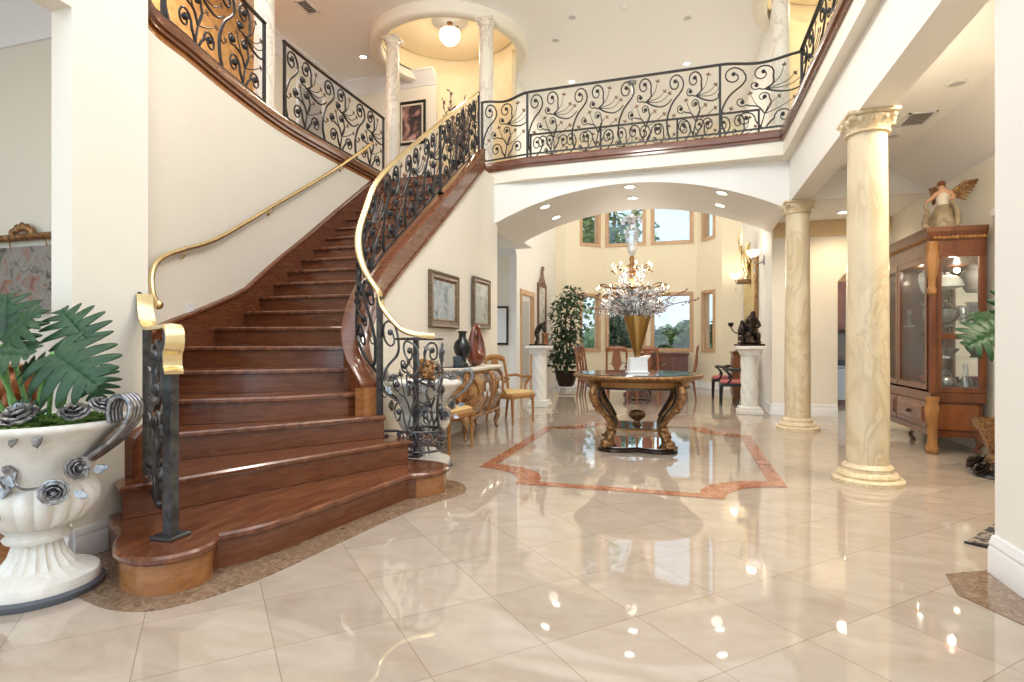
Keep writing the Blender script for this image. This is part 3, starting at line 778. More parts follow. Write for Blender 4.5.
def strap(path, w, t, across):
    m = MB(); ac = V(across).normalized(); rings = []
    for i, p in enumerate(path):
        a = path[max(i - 1, 0)]; c = path[min(i + 1, len(path) - 1)]; tg = (c - a).normalized(); nn = tg.cross(ac).normalized()
        rings.append([p + ac * w / 2 - nn * t / 2, p + ac * w / 2 + nn * t / 2, p + nn * t * .8, p - ac * w / 2 + nn * t / 2, p - ac * w / 2 - nn * t / 2])
    return m.stack(rings)
strap(cap, .085, .02, (.5, .86, 0)).build('gilt_cap', 'brass', nl, True, 50)
b = MB()
for i in range(5):
    q = cap[i * 3]; b.sphere((q.x - .03, q.y - .01, q.z + .0), .018, 7, 5)
b.build('cap_beads', 'iron', nl, True)
# wall handrail
wh = thing('wall_handrail', 'slim brass handrail bracketed to the curved wall above the stairs', 'handrail', (-4.6, 5.2, 2.0))
hp = [(-4.19, 3.67, 1.52), (-4.21, 3.64, 1.61), (-4.26, 3.67, 1.75), (-4.33, 3.78, 1.89), (-4.41, 3.97, 1.99), (-4.48, 4.21, 2.08), (-4.56, 4.63, 2.24), (-4.67, 5.13, 2.5), (-4.82, 5.83, 2.89), (-4.88, 6.64, 3.38), (-4.92, 7.5, 3.93), (-4.92, 8.3, 4.5)]
hpp = crom(hp, 8)
b = MB(); b.tube(hpp, .024, 10); b.build('rail', 'brass', wh, True, 60)
b = MB(); b.sphere(hp[0], .042, 12, 8); b.build('end_ball', 'brass', wh, True, 60)
for i, (px, py, pz) in ((5, hp[5]), (8, hp[8]), (10, hp[10]), (11, (-4.92, 8.15, 4.39))):
    b = MB(); wx = -.10 if i > 7 else -.08; wy = .0
    b.tube(crom([(px, py, pz - .02), (px + wx * .3, py, pz - .08), (px + wx * .9, py + wy, pz - .085)], 4), .009, 6)
    b.sphere((px + wx * .95, py + wy, pz - .085), (.02, .035, .04), 10, 6); b.build('bracket', 'brass', wh, True, 60)
sw = thing('light_switch', 'white switch plate on the curved wall below the brass handrail', 'switch', (-4.56, 4.3, 1.5))
# plate lies on the wall
pa = V((-4.555, 4.29, 0)); pb_ = V((-4.60, 4.42, 0)); dd = (pb_ - pa).normalized(); nn = V((dd.y, -dd.x, 0)); pa = pa + nn * .004
for nm_, z0, z1, k0, k1, ex in (('plate', 1.44, 1.58, 0, 1, .012), ('rocker', 1.48, 1.54, .3, .7, .018)):
    a = pa + dd * (.14 * k0) + nn * .0; c = pa + dd * (.14 * k1)
    m = MB(); m.extr([a + V((0, 0, z0)), c + V((0, 0, z0)), c + V((0, 0, z1)), a + V((0, 0, z1))], nn * ex); m.build(nm_, 'trim', sw, True)
# ------------------------------------------------------------------ columns
def column(label, x, y, z0, h, r, sm, cm, group=None):
    t = thing('marble_column', label, 'column', (x, y, z0), 0, group)
    b = MB(); b.lathe([(r * 1.68, 0), (r * 1.68, r * .2), (r * 1.6, r * .28), (r * 1.42, r * .3), (r * 1.45, r * .42), (r * 1.36, r * .55), (r * 1.2, r * .6), (r * 1.16, r * .72), (r * 1.2, r * .8), (r * 1.12, r * .92), (r * 1.0, r * 1.0)], 32); b.build('column_base', cm if cm == 'colcap' else sm, t)
    b = MB(); b.lathe([(r, r * .95), (r * 1.0, h * .3), (r * .95, h * .7), (r * .9, h - r * 1.0)], 32); b.build('shaft', sm, t)
    b = MB(); rr = r * .9; z = h - r * 1.05
    b.lathe([(rr, z), (rr * 1.16, z + r * .04), (rr * 1.16, z + r * .12), (rr * 1.04, z + r * .16)], 32)
    b.lathe([(rr * 1.02, z + r * .14), (rr * 1.08, z + r * .4), (rr * 1.34, z + r * .7), (rr * 1.36, z + r * .78), (rr * 1.2, z + r * .82)], 32, mod=lambda a, q: 1 + .06 * abs(math.sin(8 * a)))
    for i in range(12):
        a = 2 * PI * i / 12; b.sphere((rr * 1.28 * math.cos(a), rr * 1.28 * math.sin(a), z + r * .62), (r * .16, r * .16, r * .15), 7, 5)
    for i in range(4):
        a = PI / 4 + PI / 2 * i; b.sphere((rr * 1.42 * math.cos(a), rr * 1.42 * math.sin(a), z + r * .74), (r * .22, r * .22, r * .18), 8, 6)
    k = rr * 1.32; b.cbox(-k, k, -k, k, z + r * .82, h, r * .06)
    b.build('capital', cm, t)
    return t
column('cream marble column standing nearest, in front of the glass cabinet', 1.53, 5.6, 0, 3.165, .165, 'colmarble', 'colcap')
column('cream marble column beside the arch, farther along the hall', 1.53, 8.74, 0, 3.165, .165, 'colmarble', 'colcap')
column('pale marble gallery column cut off by the top edge, next to the amber wall', -5.13, 6.03, H2, UC - H2, .125, 'colup', 'colup')
column('pale marble gallery column at the head of the stairs, left of the framed picture', -5.03, 9.2, H2, UC - H2 - .19, .13, 'colup', 'colup')
column('pale marble column where the bridge railing meets the stair handrail', -3.22, 9.15, H2, UC - H2 - .19, .13, 'colup', 'colup')
column('pale marble column behind the right end of the bridge railing', 1.35, 9.02, H2, UC - H2 - .19, .13, 'colup', 'colup')

# ------------------------------------------------------------------ urns and plants
def rose(c, s, nrm, seed):
    m = MB(); rnd = random.Random(seed); n = V(nrm).normalized(); u = n.cross(V((.3, .2, 1))).normalized(); w = n.cross(u); c = V(c)
    for ly, (k, rad, lift) in enumerate(((3, .22, .55), (5, .48, .42), (6, .78, .2), (7, 1.0, .0))):
        for i in range(k):
            a = 2 * PI * i / k + ly * .6 + rnd.random() * .3
            d = u * math.cos(a) + w * math.sin(a); t = n.cross(d); R_ = s * rad; wd = s * (.3 + .12 * ly)
            p0 = c + n * s * (lift * .4); p1 = c + d * R_ * .7 + n * s * (lift + .22); p2 = c + d * R_ * 1.05 + n * s * (lift + .15)
            A = [p0 - t * wd * .4, p0 + t * wd * .4, p1 + t * wd, p2 + t * wd * .5, p2 - t * wd * .5, p1 - t * wd]
            q = n * s * .06
            m.stack([[x - q for x in A], [x + q for x in A]])
    m.sphere(c + n * s * .5, s * .2, 7, 5)
    return m
def petal_leaf(m, c, d, n, L):
    c = V(c); d = V(d).normalized(); n = V(n).normalized(); w = d.cross(n) * L * .32
    A = [c, c + d * L * .35 + w - n * L * .05, c + d * L * .75 + w * .7, c + d * L, c + d * L * .75 - w * .7, c + d * L * .35 - w - n * L * .05]
    m.stack([[p for p in A], [p + n * .006 for p in A]])
def make_urn(label, loc, rz):
    t = thing('garden_urn', label, 'urn', loc, rz)
    b = MB(); b.lathe([(.265, 0), (.27, .01), (.27, .028), (.255, .04)], 40); b.build('base_slab', 'slab', t)
    b = MB()
    b.lathe([(.25, .036), (.252, .06), (.245, .085), (.20, .10), (.155, .125), (.115, .18), (.098, .235), (.10, .25)], 120, mod=lambda a, z: 1 - (.12 * abs(math.sin(10 * a)) ** .8 if .1 < z < .24 else 0))
    b.lathe([(.10, .245), (.128, .255), (.135, .27), (.118, .285), (.122, .30), (.135, .31), (.12, .325)], 48); b.build('foot', 'urn', t)
    b = MB()
    b.lathe([(.11, .315), (.155, .33), (.20, .365), (.226, .42), (.23, .47), (.21, .51), (.195, .525)], 180, mod=lambda a, z: 1 + .095 * abs(math.sin(10 * a)) ** .8 * min(1, (z - .3) / .06, (.54 - z) / .03))
    b.lathe([(.19, .515), (.205, .54), (.23, .60), (.262, .67), (.305, .735), (.352, .785), (.375, .80), (.38, .815), (.372, .83), (.35, .83), (.33, .81), (.25, .74), (.01, .72)], 64); b.build('bowl', 'urn', t, smooth=50)
    m = MB()
    for pts in ([(-.10, .80), (-.06, .74), (-.055, .70), (-.01, .66), (.0, .60), (.03, .55)], [(-.06, .74), (.02, .77), (.05, .80)], [(-.02, .47), (.03, .43), (.02, .38)]):
        path = []
        for x, z in pts:
            rr = .24 + max(0, z - .6) * .55 if z > .52 else .258
            if z > .7: rr = .27 + (z - .7) * .9
            path.append((x + .02, -math.sqrt(max(rr * rr - x * x, .01)) - .001, z))
        m.tube(path, .0034, 4)
    m.build('crack', 'crack', t)
    for sx in (1, -1):
        m = MB()
        for k in range(4):
            o = (k - 1.5) * .026
            path = crom([(sx * .24, o, .63), (sx * .30, o, .67), (sx * .39, o, .74), (sx * .46, o, .83), (sx * (.475 - .0), o, .90), (sx * .435, o, .945), (sx * .39, o, .93), (sx * .37, o, .88), (sx * .375, o, .82)], 6)
            m.tube(path, .0145, 7)
        m.build('handle', 'silver', t, smooth=60)
    for i, (c, s, n) in enumerate((((.24, -.20, .53), .065, (.5, -.8, 0)), ((.285, -.12, .62), .06, (.8, -.6, .1)), ((.27, -.12, .875), .07, (.3, -.5, 1)), ((.33, -.03, .90), .06, (.6, -.3, 1)), ((.10, -.22, .87), .085, (.0, -.6, 1)), ((-.26, -.18, .86), .07, (-.3, -.5, 1)), ((-.28, -.12, .6), .06, (-.8, -.5, 0)))):
        rose(c, s * .85, n, i).build('metal_rose', 'silver', t, smooth=0)
    m = MB()
    for c, d, n, L in (((.10, -.225, .57), (-.9, -.1, .15), (0, -1, .1), .10), ((.10, -.235, .59), (-.5, -.1, .8), (0, -1, .1), .09), ((.08, -.235, .55), (-1, 0, -.1), (0, -1, .1), .11), ((.15, -.30, .80), (.2, -.4, -.6), (.1, -1, .4), .06), ((.22, -.27, .80), (.3, -.3, -.6), (.1, -1, .4), .07), ((.06, -.33, .80), (0, -.4, -.6), (.1, -1, .4), .05), ((.30, -.16, .52), (.7, 0, -.3), (.5, -1, .2), .07), ((.34, -.10, .60), (.9, 0, .3), (.5, -1, .3), .08)):
        petal_leaf(m, c, d, n, L)
    m.build('metal_leaves', 'silver', t, smooth=0)
    m = MB(); m.tube(crom([(.26, -.20, .56), (.15, -.238, .55), (.10, -.232, .57), (.085, -.24, .62)], 5), .006, 5); m.build('metal_stem', 'silver', t)
    return t
urn = make_urn('white cracked stone urn with metal roses holding the green plant, front left', (-3.0, 1.97, 0), math.radians(16.8))
urn2 = dup(urn, (-2.42, 5.05, 0), math.radians(14), 'white stone urn with metal roses behind the foot of the stairs, beside the armchair')

def leaf(m, J, T, N, L, lobes=6, wid=1.0, droop=.22):
    """one blade: deep rounded lobes sweeping forward from the midrib"""
    J = V(J); T = V(T).normalized(); N = V(N); N = (N - T * N.dot(T)).normalized(); S = N.cross(T); n = 84; K = 5
    for s in (1, -1):
        vs = []; fs = []
        for i in range(n + 1):
            t = i / n
            env = .74 * L * wid * (math.sin(PI * (.16 + .84 * t)) ** .75) * (1 - .30 * t) + .02 * L * (1 - t)
            lb = abs(math.sin(PI * lobes * (t * .96 + .02))) ** .85
            w = env * (.17 + .83 * lb) if t < .97 else env
            for j in range(K):
                q = j / (K - 1); dd = w * q; x = t * L * .86 + dd * (.85 * t - .14) - .10 * L * q * (1 - t) * 1.2
                rip = .018 * L * math.sin(2 * PI * lobes * t) * q
                vs.append(J + T * x + S * (s * dd) - N * (droop * (x * x) / L + .55 * dd * dd / L - .10 * dd) + N * rip)
        for i in range(n):
            for j in range(K - 1):
                a = i * K + j; fs.append((a, a + 1, a + K + 1, a + K))
        m.add(vs, fs)
def solid(o, th):
    md = o.modifiers.new('thickness', 'SOLIDIFY'); md.thickness = th; return o
def petiole(m, pts, r): m.tube(crom(pts, 6), r, 7)
ph = thing('potted_philodendron', 'green plant with deeply cut leaves growing from the front left urn', 'plant', (-3.0, 1.97, .72), math.radians(16.8))
Z0 = -.72
LV = [((.21, -.16, 1.15), (.80, -.25, -.42), (.2, -.85, .45), .30, (.03, -.05, .80)),
      ((.20, .04, 1.22), (-.55, -.05, .72), (.45, -.8, .3), .23, (.08, .03, .80)),
      ((.12, -.02, 1.09), (-.95, -.15, .10), (.1, -.75, .7), .20, (.05, .0, .80)),
      ((-.15, -.02, 1.20), (.66, -.2, .66), (-.35, -.8, .45), .27, (-.04, -.08, .80)),
      ((-.13, -.10, 1.15), (.95, -.2, .12), (0, -.6, .8), .22, (-.03, -.04, .80)),
      ((-.22, -.10, 1.10), (-.9, -.1, .4), (.2, -.7, .6), .28, (-.08, -.05, .80)),
      ((-.22, .08, 1.24), (-.2, .1, .9), (.2, -.9, .2), .26, (-.07, .05, .80)),
      ((.23, .05, 1.06), (.35, -.2, -.85), (.3, -.85, .2), .16, (.10, .05, .80)),
      ((.09, -.12, .86), (-.6, -.3, .55), (0, -.8, .6), .12, (.08, -.1, .80))]
for J, T, N, L, B in LV:
    m = MB(); leaf(m, (J[0], J[1], J[2] + Z0), T, N, L)
    o = solid(m.build('leaf', 'leaf', ph, smooth=60), .002)
    m = MB(); Jz = V((J[0], J[1], J[2] + Z0)); Bz = V((B[0], B[1], B[2] + Z0)); mid = Bz.lerp(Jz, .5) + V((-.01, 0, .03)); petiole(m, [Bz, mid, Jz - V(T).normalized() * .01], -.0 + .0105 if L > .13 else .004); m.build('leaf_stem', 'stem', o)
m = MB(); rnd = random.Random(3)
for i in range(420):
    a = rnd.random() * 2 * PI; r_ = .33 * math.sqrt(rnd.random()); z = .79 + Z0 + .035 * rnd.random() + .02 * (1 - r_ / .33)
    m.sphere((r_ * math.cos(a), r_ * math.sin(a), z), (.014 + .012 * rnd.random(), .014 + .012 * rnd.random(), .012), 5, 4)
m.lathe([(.315, .79), (.2, .81), (.01, .825)], 24, (0, 0, Z0))
o = m.build('moss', 'moss', ph); o['kind'] = 'stuff'

# ------------------------------------------------------------------ room at the left
tb = thing('side_table', 'dark wood side table in the left room behind the urn', 'table', (-4.12, 2.56, 0))
b = MB(); b.lathe([(.30, .66), (.32, .67), (.32, .69), (.30, .70)], 32); b.build('table_top', 'mahogany', tb)
b = MB(); b.lathe([(.10, .06), (.06, .12), (.045, .3), (.07, .42), (.045, .5), (.05, .62), (.12, .66)], 20); b.build('pedestal', 'mahogany', tb)
for i in range(3):
    a = i * 2 * PI / 3 + .4; b = MB(); b.tube(crom([(.05 * math.cos(a), .05 * math.sin(a), .12), (.15 * math.cos(a), .15 * math.sin(a), .10), (.26 * math.cos(a), .26 * math.sin(a), .022)], 5), [.028] * 10 + [.02], 8); b.build('leg', 'mahogany', tb)
vz = thing('carved_vase', 'copper coloured carved vase on legs behind the plant, in the left room', 'vase', (-4.12, 2.56, .70))
b = MB(); b.lathe([(.10, .14), (.125, .18), (.14, .23), (.135, .28), (.11, .32), (.10, .33), (.12, .345), (.10, .35), (.01, .34)], 28, mod=lambda a, z: 1 + .04 * math.sin(9 * a)); b.build('bowl', 'floral', vz)
for i in range(4):
    a = PI / 4 + i * PI / 2; b = MB(); b.tube(crom([(.09 * math.cos(a), .09 * math.sin(a), .18), (.115 * math.cos(a), .115 * math.sin(a), .12), (.08 * math.cos(a), .08 * math.sin(a), .06), (.10 * math.cos(a), .10 * math.sin(a), .02)], 5), [.032] * 8 + [.022] * 8, 8); b.build('leg', 'floral', vz)
b = MB(); b.lathe([(.13, .0), (.135, .015), (.12, .025)], 24); b.build('foot_plate', 'gold', vz)
b = MB(); b.lathe([(.118, .345), (.126, .352), (.118, .36), (.105, .352)], 28); b.build('rim', 'gold', vz)

def frame_bars(m, w, h, fw, dp):
    """mitred frame, local x along the wall, z up, front towards -y"""
    for a, c in (((-w / 2, 0), (w / 2, 0)), ((w / 2, 0), (w / 2, h)), ((w / 2, h), (-w / 2, h)), ((-w / 2, h), (-w / 2, 0))):
        d = V((c[0] - a[0], 0, c[1] - a[1])); L = d.length; d.normalize(); n = V((-d.z, 0, d.x))
        prof = [(0, 0), (0, -dp * .7), (fw * .2, -dp), (fw * .45, -dp * .8), (fw * .8, -dp * .75), (fw, -dp * .4), (fw, 0)]
        A = V((a[0], 0, a[1])); r0 = [A + n * p + d * p + V((0, q, 0)) for p, q in prof]; r1 = [A + n * p + d * (L - p) + V((0, q, 0)) for p, q in prof]
        m.stack([r0, r1])
def picture(label, loc, rz, w, h, fmat, canv, fw=.07, mat_=None, mw=.0, dp=.045, name='framed_picture', cat='picture', liner=None):
    t = thing(name, label, cat, loc, rz)
    m = MB(); frame_bars(m, w, h, fw, dp); m.build('frame', fmat, t, smooth=0)
    if liner:
        m = MB(); f2 = fw * .95
        m2 = MB(); frame_bars(m2, w - 2 * f2, h - 2 * f2, .022, dp * .6); m.merge(m2, Matrix.Translation((0, 0, f2))); m.build('liner', liner, t, smooth=0)
    k = fw * .9
    if mat_:
        m = MB(); m.box(-w / 2 + k, w / 2 - k, -.012, -.004, k, h - k); m.build('mount', mat_, t)
    k += mw
    m = MB(); m.box(-w / 2 + k, w / 2 - k, -.018, -.003, k, h - k); m.build('canvas', canv, t)
    return t
pm1 = painting_mat('misty_landscape', [(.12, .16, .19), (.22, .28, .33), (.34, .40, .44), (.44, .47, .48), (.26, .32, .37)], 6, 1)
pm2 = painting_mat('pale_landscape', [(.18, .23, .26), (.36, .38, .36), (.46, .46, .42), (.28, .34, .40)], 6, 4)
pm3 = painting_mat('dusky_figures', [(.012, .01, .011), (.03, .022, .022), (.05, .03, .028), (.40, .21, .19), (.6, .42, .38)], 3.2, 9)
pm4 = painting_mat('faded_tapestry', [(.05, .05, .05), (.12, .115, .10), (.20, .195, .18), (.30, .28, .25), (.22, .21, .19), (.34, .15, .10), (.10, .09, .08)], 9, 2)
pm5 = painting_mat('sepia_print', [(.5, .45, .36), (.62, .56, .45), (.35, .29, .2)], 5, 7)
# hang pictures on the left hall wall, facing the hall
picture('grey framed misty picture above the black vase, nearer of the two', (-2.915, 6.64, 1.385), PI / 2, .90, .70, 'framebrown', pm1, .10, liner='gold', mw=.02)
picture('dark framed landscape on the hall wall above the looped sculpture', (-2.915, 8.02, 1.41), PI / 2, .72, .76, 'framebrown', pm2, .075, liner='gold', mw=.02)
picture('narrow dark framed print in the passage beyond the hall wall', (-3.80, 11.595, 1.16), 0, .44, .83, 'bronze', 'paper', .045, mw=.0)
picture('black framed dark painting of pale figures on the upper landing wall', (-5.50, 10.895, 5.40), 0, .64, .92, 'black', pm3, .055, 'cloth', .045)
tp = thing('wall_tapestry', 'faded tapestry hung below a gilt crested rail in the left room', 'tapestry', (-5.12, 3.195, 1.43))
b = MB(); b.cbox(-.52, .52, -.03, -.002, 0, .53, .004); b.build('cloth', pm4, tp)
b = MB(); b.tube([(-.56, -.045, .60), (.56, -.045, .60)], .028, 10); b.sphere((-.58, -.045, .6), .04, 8, 6); b.sphere((.58, -.045, .6), .04, 8, 6); b.build('gilt_rail', 'gold', tp)
b = MB()
for i in range(-4, 5): b.sphere((.16 + i * .028, -.05, .635 + .045 * math.cos(i / 4 * PI / 2)), (.026, .022, .026 + .012 * (i % 2 == 0)), 8, 6)
b.build('crest', 'gold', tp)
b = MB()
for x in (-.4, 0, .4): b.tube([(x, -.03, .52), (x, -.045, .6)], .005, 5)
b.build('cord', 'gold', tp)

# ------------------------------------------------------------------ centre table
ct = thing('center_table', 'round gilt carved table with dark polished top in the middle of the hall', 'table', (-.51, 6.70, 0), math.radians(4))
b = MB(); b.lathe([(.60, .775), (.66, .79), (.70, .80), (.725, .815), (.735, .83), (.728, .845), (.70, .85), (.01, .85)], 64); b.build('top_rim', 'gold', ct)
b = MB(); b.lathe([(.68, .848), (.685, .852), (.68, .858), (.01, .858)], 64); b.build('stone_top', 'topglass', ct)
b = MB(); b.lathe([(.55, .70), (.57, .71), (.585, .775), (.50, .775)], 64, mod=lambda a, z: 1); b.build('apron', 'honey', ct)
b = MB(); b.lathe([(.572, .695), (.59, .70), (.59, .712), (.572, .716)], 64); b.build('apron_band', 'black', ct)
for i in range(4):
    a = PI / 4 + i * PI / 2; ca, sa_ = math.cos(a), math.sin(a)
    pr = [(.56, .77), (.63, .72), (.655, .64), (.62, .54), (.52, .43), (.42, .33), (.375, .25), (.385, .19), (.43, .12), (.455, .07)]
    path = crom([(r_ * ca, r_ * sa_, z) for r_, z in pr], 5); n = len(path)
    rad = [.043 + .017 * math.sin(PI * k / n * 2.2) ** 2 - .018 * (k / n) for k in range(n)]
    m = MB(); m.tube(path, rad, 10, squash=(1.0, .8)); lg = m.build('leg', 'gold', ct, smooth=60)
    m = MB(); m.sphere((.475 * ca, .475 * sa_, .085), (.06, .06, .055), 10, 8)
    for k in range(5): m.sphere(((.50 + .01 * k) * ca - (k - 2) * .022 * sa_, (.50 + .01 * k) * sa_ + (k - 2) * .022 * ca, .068), (.022, .022, .02), 7, 5)
    m.build('paw_foot', 'gold', lg)
    m = MB()
    for k in range(7):
        z = .74 - k * .045; r_ = .60 + .055 * math.sin(k * .6) + .02; m.sphere((r_ * ca, r_ * sa_, z), (.035, .035, .03), 8, 6)
    m.build('acanthus', 'gold', lg)
    m = MB(); m.sphere((.40 * ca, .40 * sa_, .25), (.055, .055, .04), 10, 6); m.build('knee_boss', 'gold', lg)
    m = MB(); p2 = crom([(.545 * ca, .545 * sa_, .74), (.575 * ca, .575 * sa_, .64), (.54 * ca, .54 * sa_, .54), (.44 * ca, .44 * sa_, .43), (.35 * ca, .35 * sa_, .33)], 5); m.tube(p2, .013, 7); m.build('dark_inner_edge', 'black', lg)
def concave(n, r0, r1): 
    return [((r0 + (r1 - r0) * abs(math.cos(2 * a)) ** 1.5) * math.cos(a + PI / 4), (r0 + (r1 - r0) * abs(math.cos(2 * a)) ** 1.5) * math.sin(a + PI / 4)) for a in [2 * PI * i / n for i in range(n)]]
b = MB(); b.prism(concave(64, .36, .54), 0, .03, .012); b.prism(concave(64, .33, .50), .03, .05, .006); b.build('plinth', 'bronze', ct)
b = MB(); b.prism(concave(64, .325, .49), .05, .054); b.build('plinth_mirror', 'mirror', ct)
b = MB(); b.prism(concave(64, .27, .41), .225, .25, .008); b.build('stretcher_shelf', 'gold', ct)
b = MB(); b.prism(concave(64, .255, .385), .25, .254); b.build('shelf_stone', 'topglass', ct)
b = MB(); b.lathe([(.05, .25), (.055, .26), (.035, .275), (.03, .30), (.05, .315), (.085, .34), (.10, .375), (.085, .41), (.05, .43), (.01, .435)], 24, mod=lambda a, z: 1 + .05 * math.sin(12 * a)); b.build('finial', 'gold', ct)
bs = thing('vase_stand', 'white square block holding the gold cone on the round table', 'stand', (-.51, 6.70, .858), math.radians(16))
b = MB(); b.stack([[(-.105, -.09, 0), (.105, -.09, 0), (.105, .09, 0), (-.105, .09, 0)], [(-.095, -.085, .15), (.10, -.085, .15), (.10, .085, .15), (-.095, .085, .15)], [(-.095, -.09, .165), (.14, -.09, .20), (.14, .09, .20), (-.095, .09, .165)]]); b.build('block', 'paper', bs)
b = MB(); b.cbox(-.12, .12, -.11, .11, 0, .012, .003); b.build('foot_plate', 'paper', bs)
gv = thing('cone_vase', 'tall gold cone vase standing on the centre table', 'vase', (-.51, 6.70, 1.035))
b = MB(); b.lathe([(.03, 0), (.034, .02), (.155, .47), (.155, .475), (.145, .475), (.03, .06), (.005, .05)], 40); b.build('cone', 'goldcone', gv)
fl = thing('dried_arrangement', 'silvery dried flowers and twigs fanning out of the gold cone vase', 'flowers', (-.51, 6.70, 1.45))
rnd = random.Random(11)
for k in range(26):
    a = rnd.random() * 2 * PI; el = math.radians(rnd.uniform(25, 82)); L = rnd.uniform(.26, .50)
    d_ = V((math.cos(a) * math.cos(el), math.sin(a) * math.cos(el), math.sin(el)))
    tw = MB(); p0 = V((.05 * math.cos(a), .05 * math.sin(a), -.02)); p2 = p0 + d_ * L; p1 = p0.lerp(p2, .5) + V((0, 0, .04)); tw.tube(crom([p0, p1, p2], 5), .0045, 5)
    to = tw.build('twig', 'twig', fl)
    bl = MB()
    for q in range(9):
        f = .35 + .65 * q / 8; c = p0.lerp(p2, f) + V((rnd.uniform(-.04, .04), rnd.uniform(-.04, .04), rnd.uniform(-.02, .06)))
        r1 = rnd.uniform(.014, .03)
        for w_ in range(4):
            dd_ = V((rnd.uniform(-1, 1), rnd.uniform(-1, 1), rnd.uniform(-.3, 1))); petal_leaf(bl, c, dd_, V((rnd.uniform(-1, 1), rnd.uniform(-1, 1), 1.2)), r1 * 2)
    bl.build('blossom', 'silverwhite' if k % 3 else 'silver', to, smooth=0)
for a, el, L in ((PI + .1, .45, .80), (.1, .35, .72), (PI * .93, .28, .62), (.4, .55, .7)):
    tw = MB(); d_ = V((math.cos(a) * math.cos(el), math.sin(a) * math.cos(el), math.sin(el))); tw.tube(crom([(0, 0, 0), d_ * L * .5 + V((0, 0, .05)), d_ * L], 6), .006, 5)
    for q in range(6): tw.sphere(d_ * L * (.75 + .05 * q) + V((0, .0, .012 * (q % 2))), .012, 5, 4)
    tw.build('twig', 'twig', fl)

# ------------------------------------------------------------------ chairs, chest and what stands on it
def skinfig(name, mat, parent, pts, edges, sub=2):
    """one continuous surface grown over a skeleton; pts = (x, y, z, radius), the first is the root"""
    me = bpy.data.meshes.new(name); me.from_pydata([p[:3] for p in pts], edges, []); o = bpy.data.objects.new(name, me); COL.objects.link(o)
    md = o.modifiers.new('skin', 'SKIN'); s = o.modifiers.new('sub', 'SUBSURF'); s.levels = sub; s.render_levels = sub
    for i, p in enumerate(pts):
        o.data.skin_vertices[0].data[i].radius = (p[3], p[3]); o.data.skin_vertices[0].data[i].use_root = i == 0
    dg = bpy.context.evaluated_depsgraph_get(); new = bpy.data.meshes.new_from_object(o.evaluated_get(dg))
    bpy.data.objects.remove(o); new.name = name
    new.polygons.foreach_set('use_smooth', [True] * len(new.polygons)); new.materials.clear(); new.materials.append(M[mat])
    o = bpy.data.objects.new(name, new); COL.objects.link(o); o.parent = parent
    return o
def taper_leg(par, x, y, z0, z1, r0, r1, mat, lean=(0, 0)):
    m = MB(); m.lathe([(r1 * 1.15, 0), (r1, .02), (r0 * .9, (z1 - z0) * .8), (r0 * 1.1, (z1 - z0) * .86), (r0, z1 - z0)], 10)
    for p in m.v: k = 1 - p.z / (z1 - z0); p.x += x + lean[0] * k; p.y += y + lean[1] * k; p.z += z0
    return m.build('leg', mat, par)
def armchair(label, loc, rz, wood, seat, w=.56, d=.52, hb=.98, arms=True, backw=None, group=None, cat='armchair', name='armchair', splat=True):
    t = thing(name, label, cat, loc, rz, group); hw, hd = w / 2, d / 2
    for x, y, ln in ((-hw + .03, -hd + .03, (0, -.01)), (hw - .03, -hd + .03, (0, -.01)), (-hw + .05, hd - .03, (0, .06)), (hw - .05, hd - .03, (0, .06))):
        taper_leg(t, x, y, 0, .42, .027, .016, wood, ln)
    b = MB(); b.cbox(-hw, hw, -hd, hd, .37, .43, .01); b.build('seat_rail', wood, t)
    b = MB(); b.stack([[(-hw + .02, -hd + .02, .43), (hw - .02, -hd + .02, .43), (hw - .03, hd - .03, .43), (-hw + .03, hd - .03, .43)], [(-hw + .015, -hd + .015, .455), (hw - .015, -hd + .015, .455), (hw - .025, hd - .025, .455), (-hw + .025, hd - .025, .455)], [(-hw + .06, -hd + .06, .485), (hw - .06, -hd + .06, .485), (hw - .07, hd - .07, .485), (-hw + .07, hd - .07, .485)]]); b.build('seat_cushion', seat, t, smooth=60)
    b = MB()
    for s in (-1, 1): b.tube(crom([(s * (hw - .05), hd - .03, .40), (s * (hw - .05), hd + .0, .62), (s * (hw - .06), hd + .06, hb - .04)], 5), [.022] * 11, 8)
    b.tube(crom([(-hw + .06, hd + .06, hb - .04), (-hw * .5, hd + .075, hb - .01), (0, hd + .08, hb), (hw * .5, hd + .075, hb - .01), (hw - .06, hd + .06, hb - .04)], 4), .026, 8, squash=(1.7, .8))
    b.tube([(-hw + .05, hd + .015, .60), (hw - .05, hd + .015, .60)], .018, 8)
    b.build('back_frame', wood, t, smooth=60)
    if splat:
        b = MB(); b.extr([(-.07, hd + .012, .60), (.07, hd + .012, .60), (.05, hd + .03, .70), (.10, hd + .045, .80), (.06, hd + .06, hb - .03), (-.06, hd + .06, hb - .03), (-.10, hd + .045, .80), (-.05, hd + .03, .70)], (0, .016, 0)); b.build('splat', wood, t)
    else:
        b = MB(); b.extr([(-hw + .07, hd + .0, .50), (hw - .07, hd + .0, .50), (hw - .08, hd + .05, hb - .06), (0, hd + .07, hb - .02), (-hw + .08, hd + .05, hb - .06)], (0, .03, 0)); b.build('back_panel', seat if seat != wood else wood, t)
    if arms:
        for s in (-1, 1):
            b = MB(); b.tube(crom([(s * (hw - .05), hd + .01, .68), (s * (hw - .0), hd - .15, .70), (s * (hw + .01), 0, .675), (s * (hw - .0), -hd + .14, .69), (s * (hw - .01), -hd + .07, .67)], 5), .02, 8)
            b.tube(crom([(s * (hw - .01), -hd + .09, .68), (s * (hw + .01), -hd + .17, .60), (s * (hw - .01), -hd + .19, .52), (s * (hw - .03), -hd + .12, .41)], 5), .018, 8)
            b.build('arm', wood, t, smooth=60)
    return t
ac = armchair('honey wood armchair with gold cushion beyond the bombe chest', (-2.52, 8.28, 0), math.radians(68), 'honey', 'cushion')
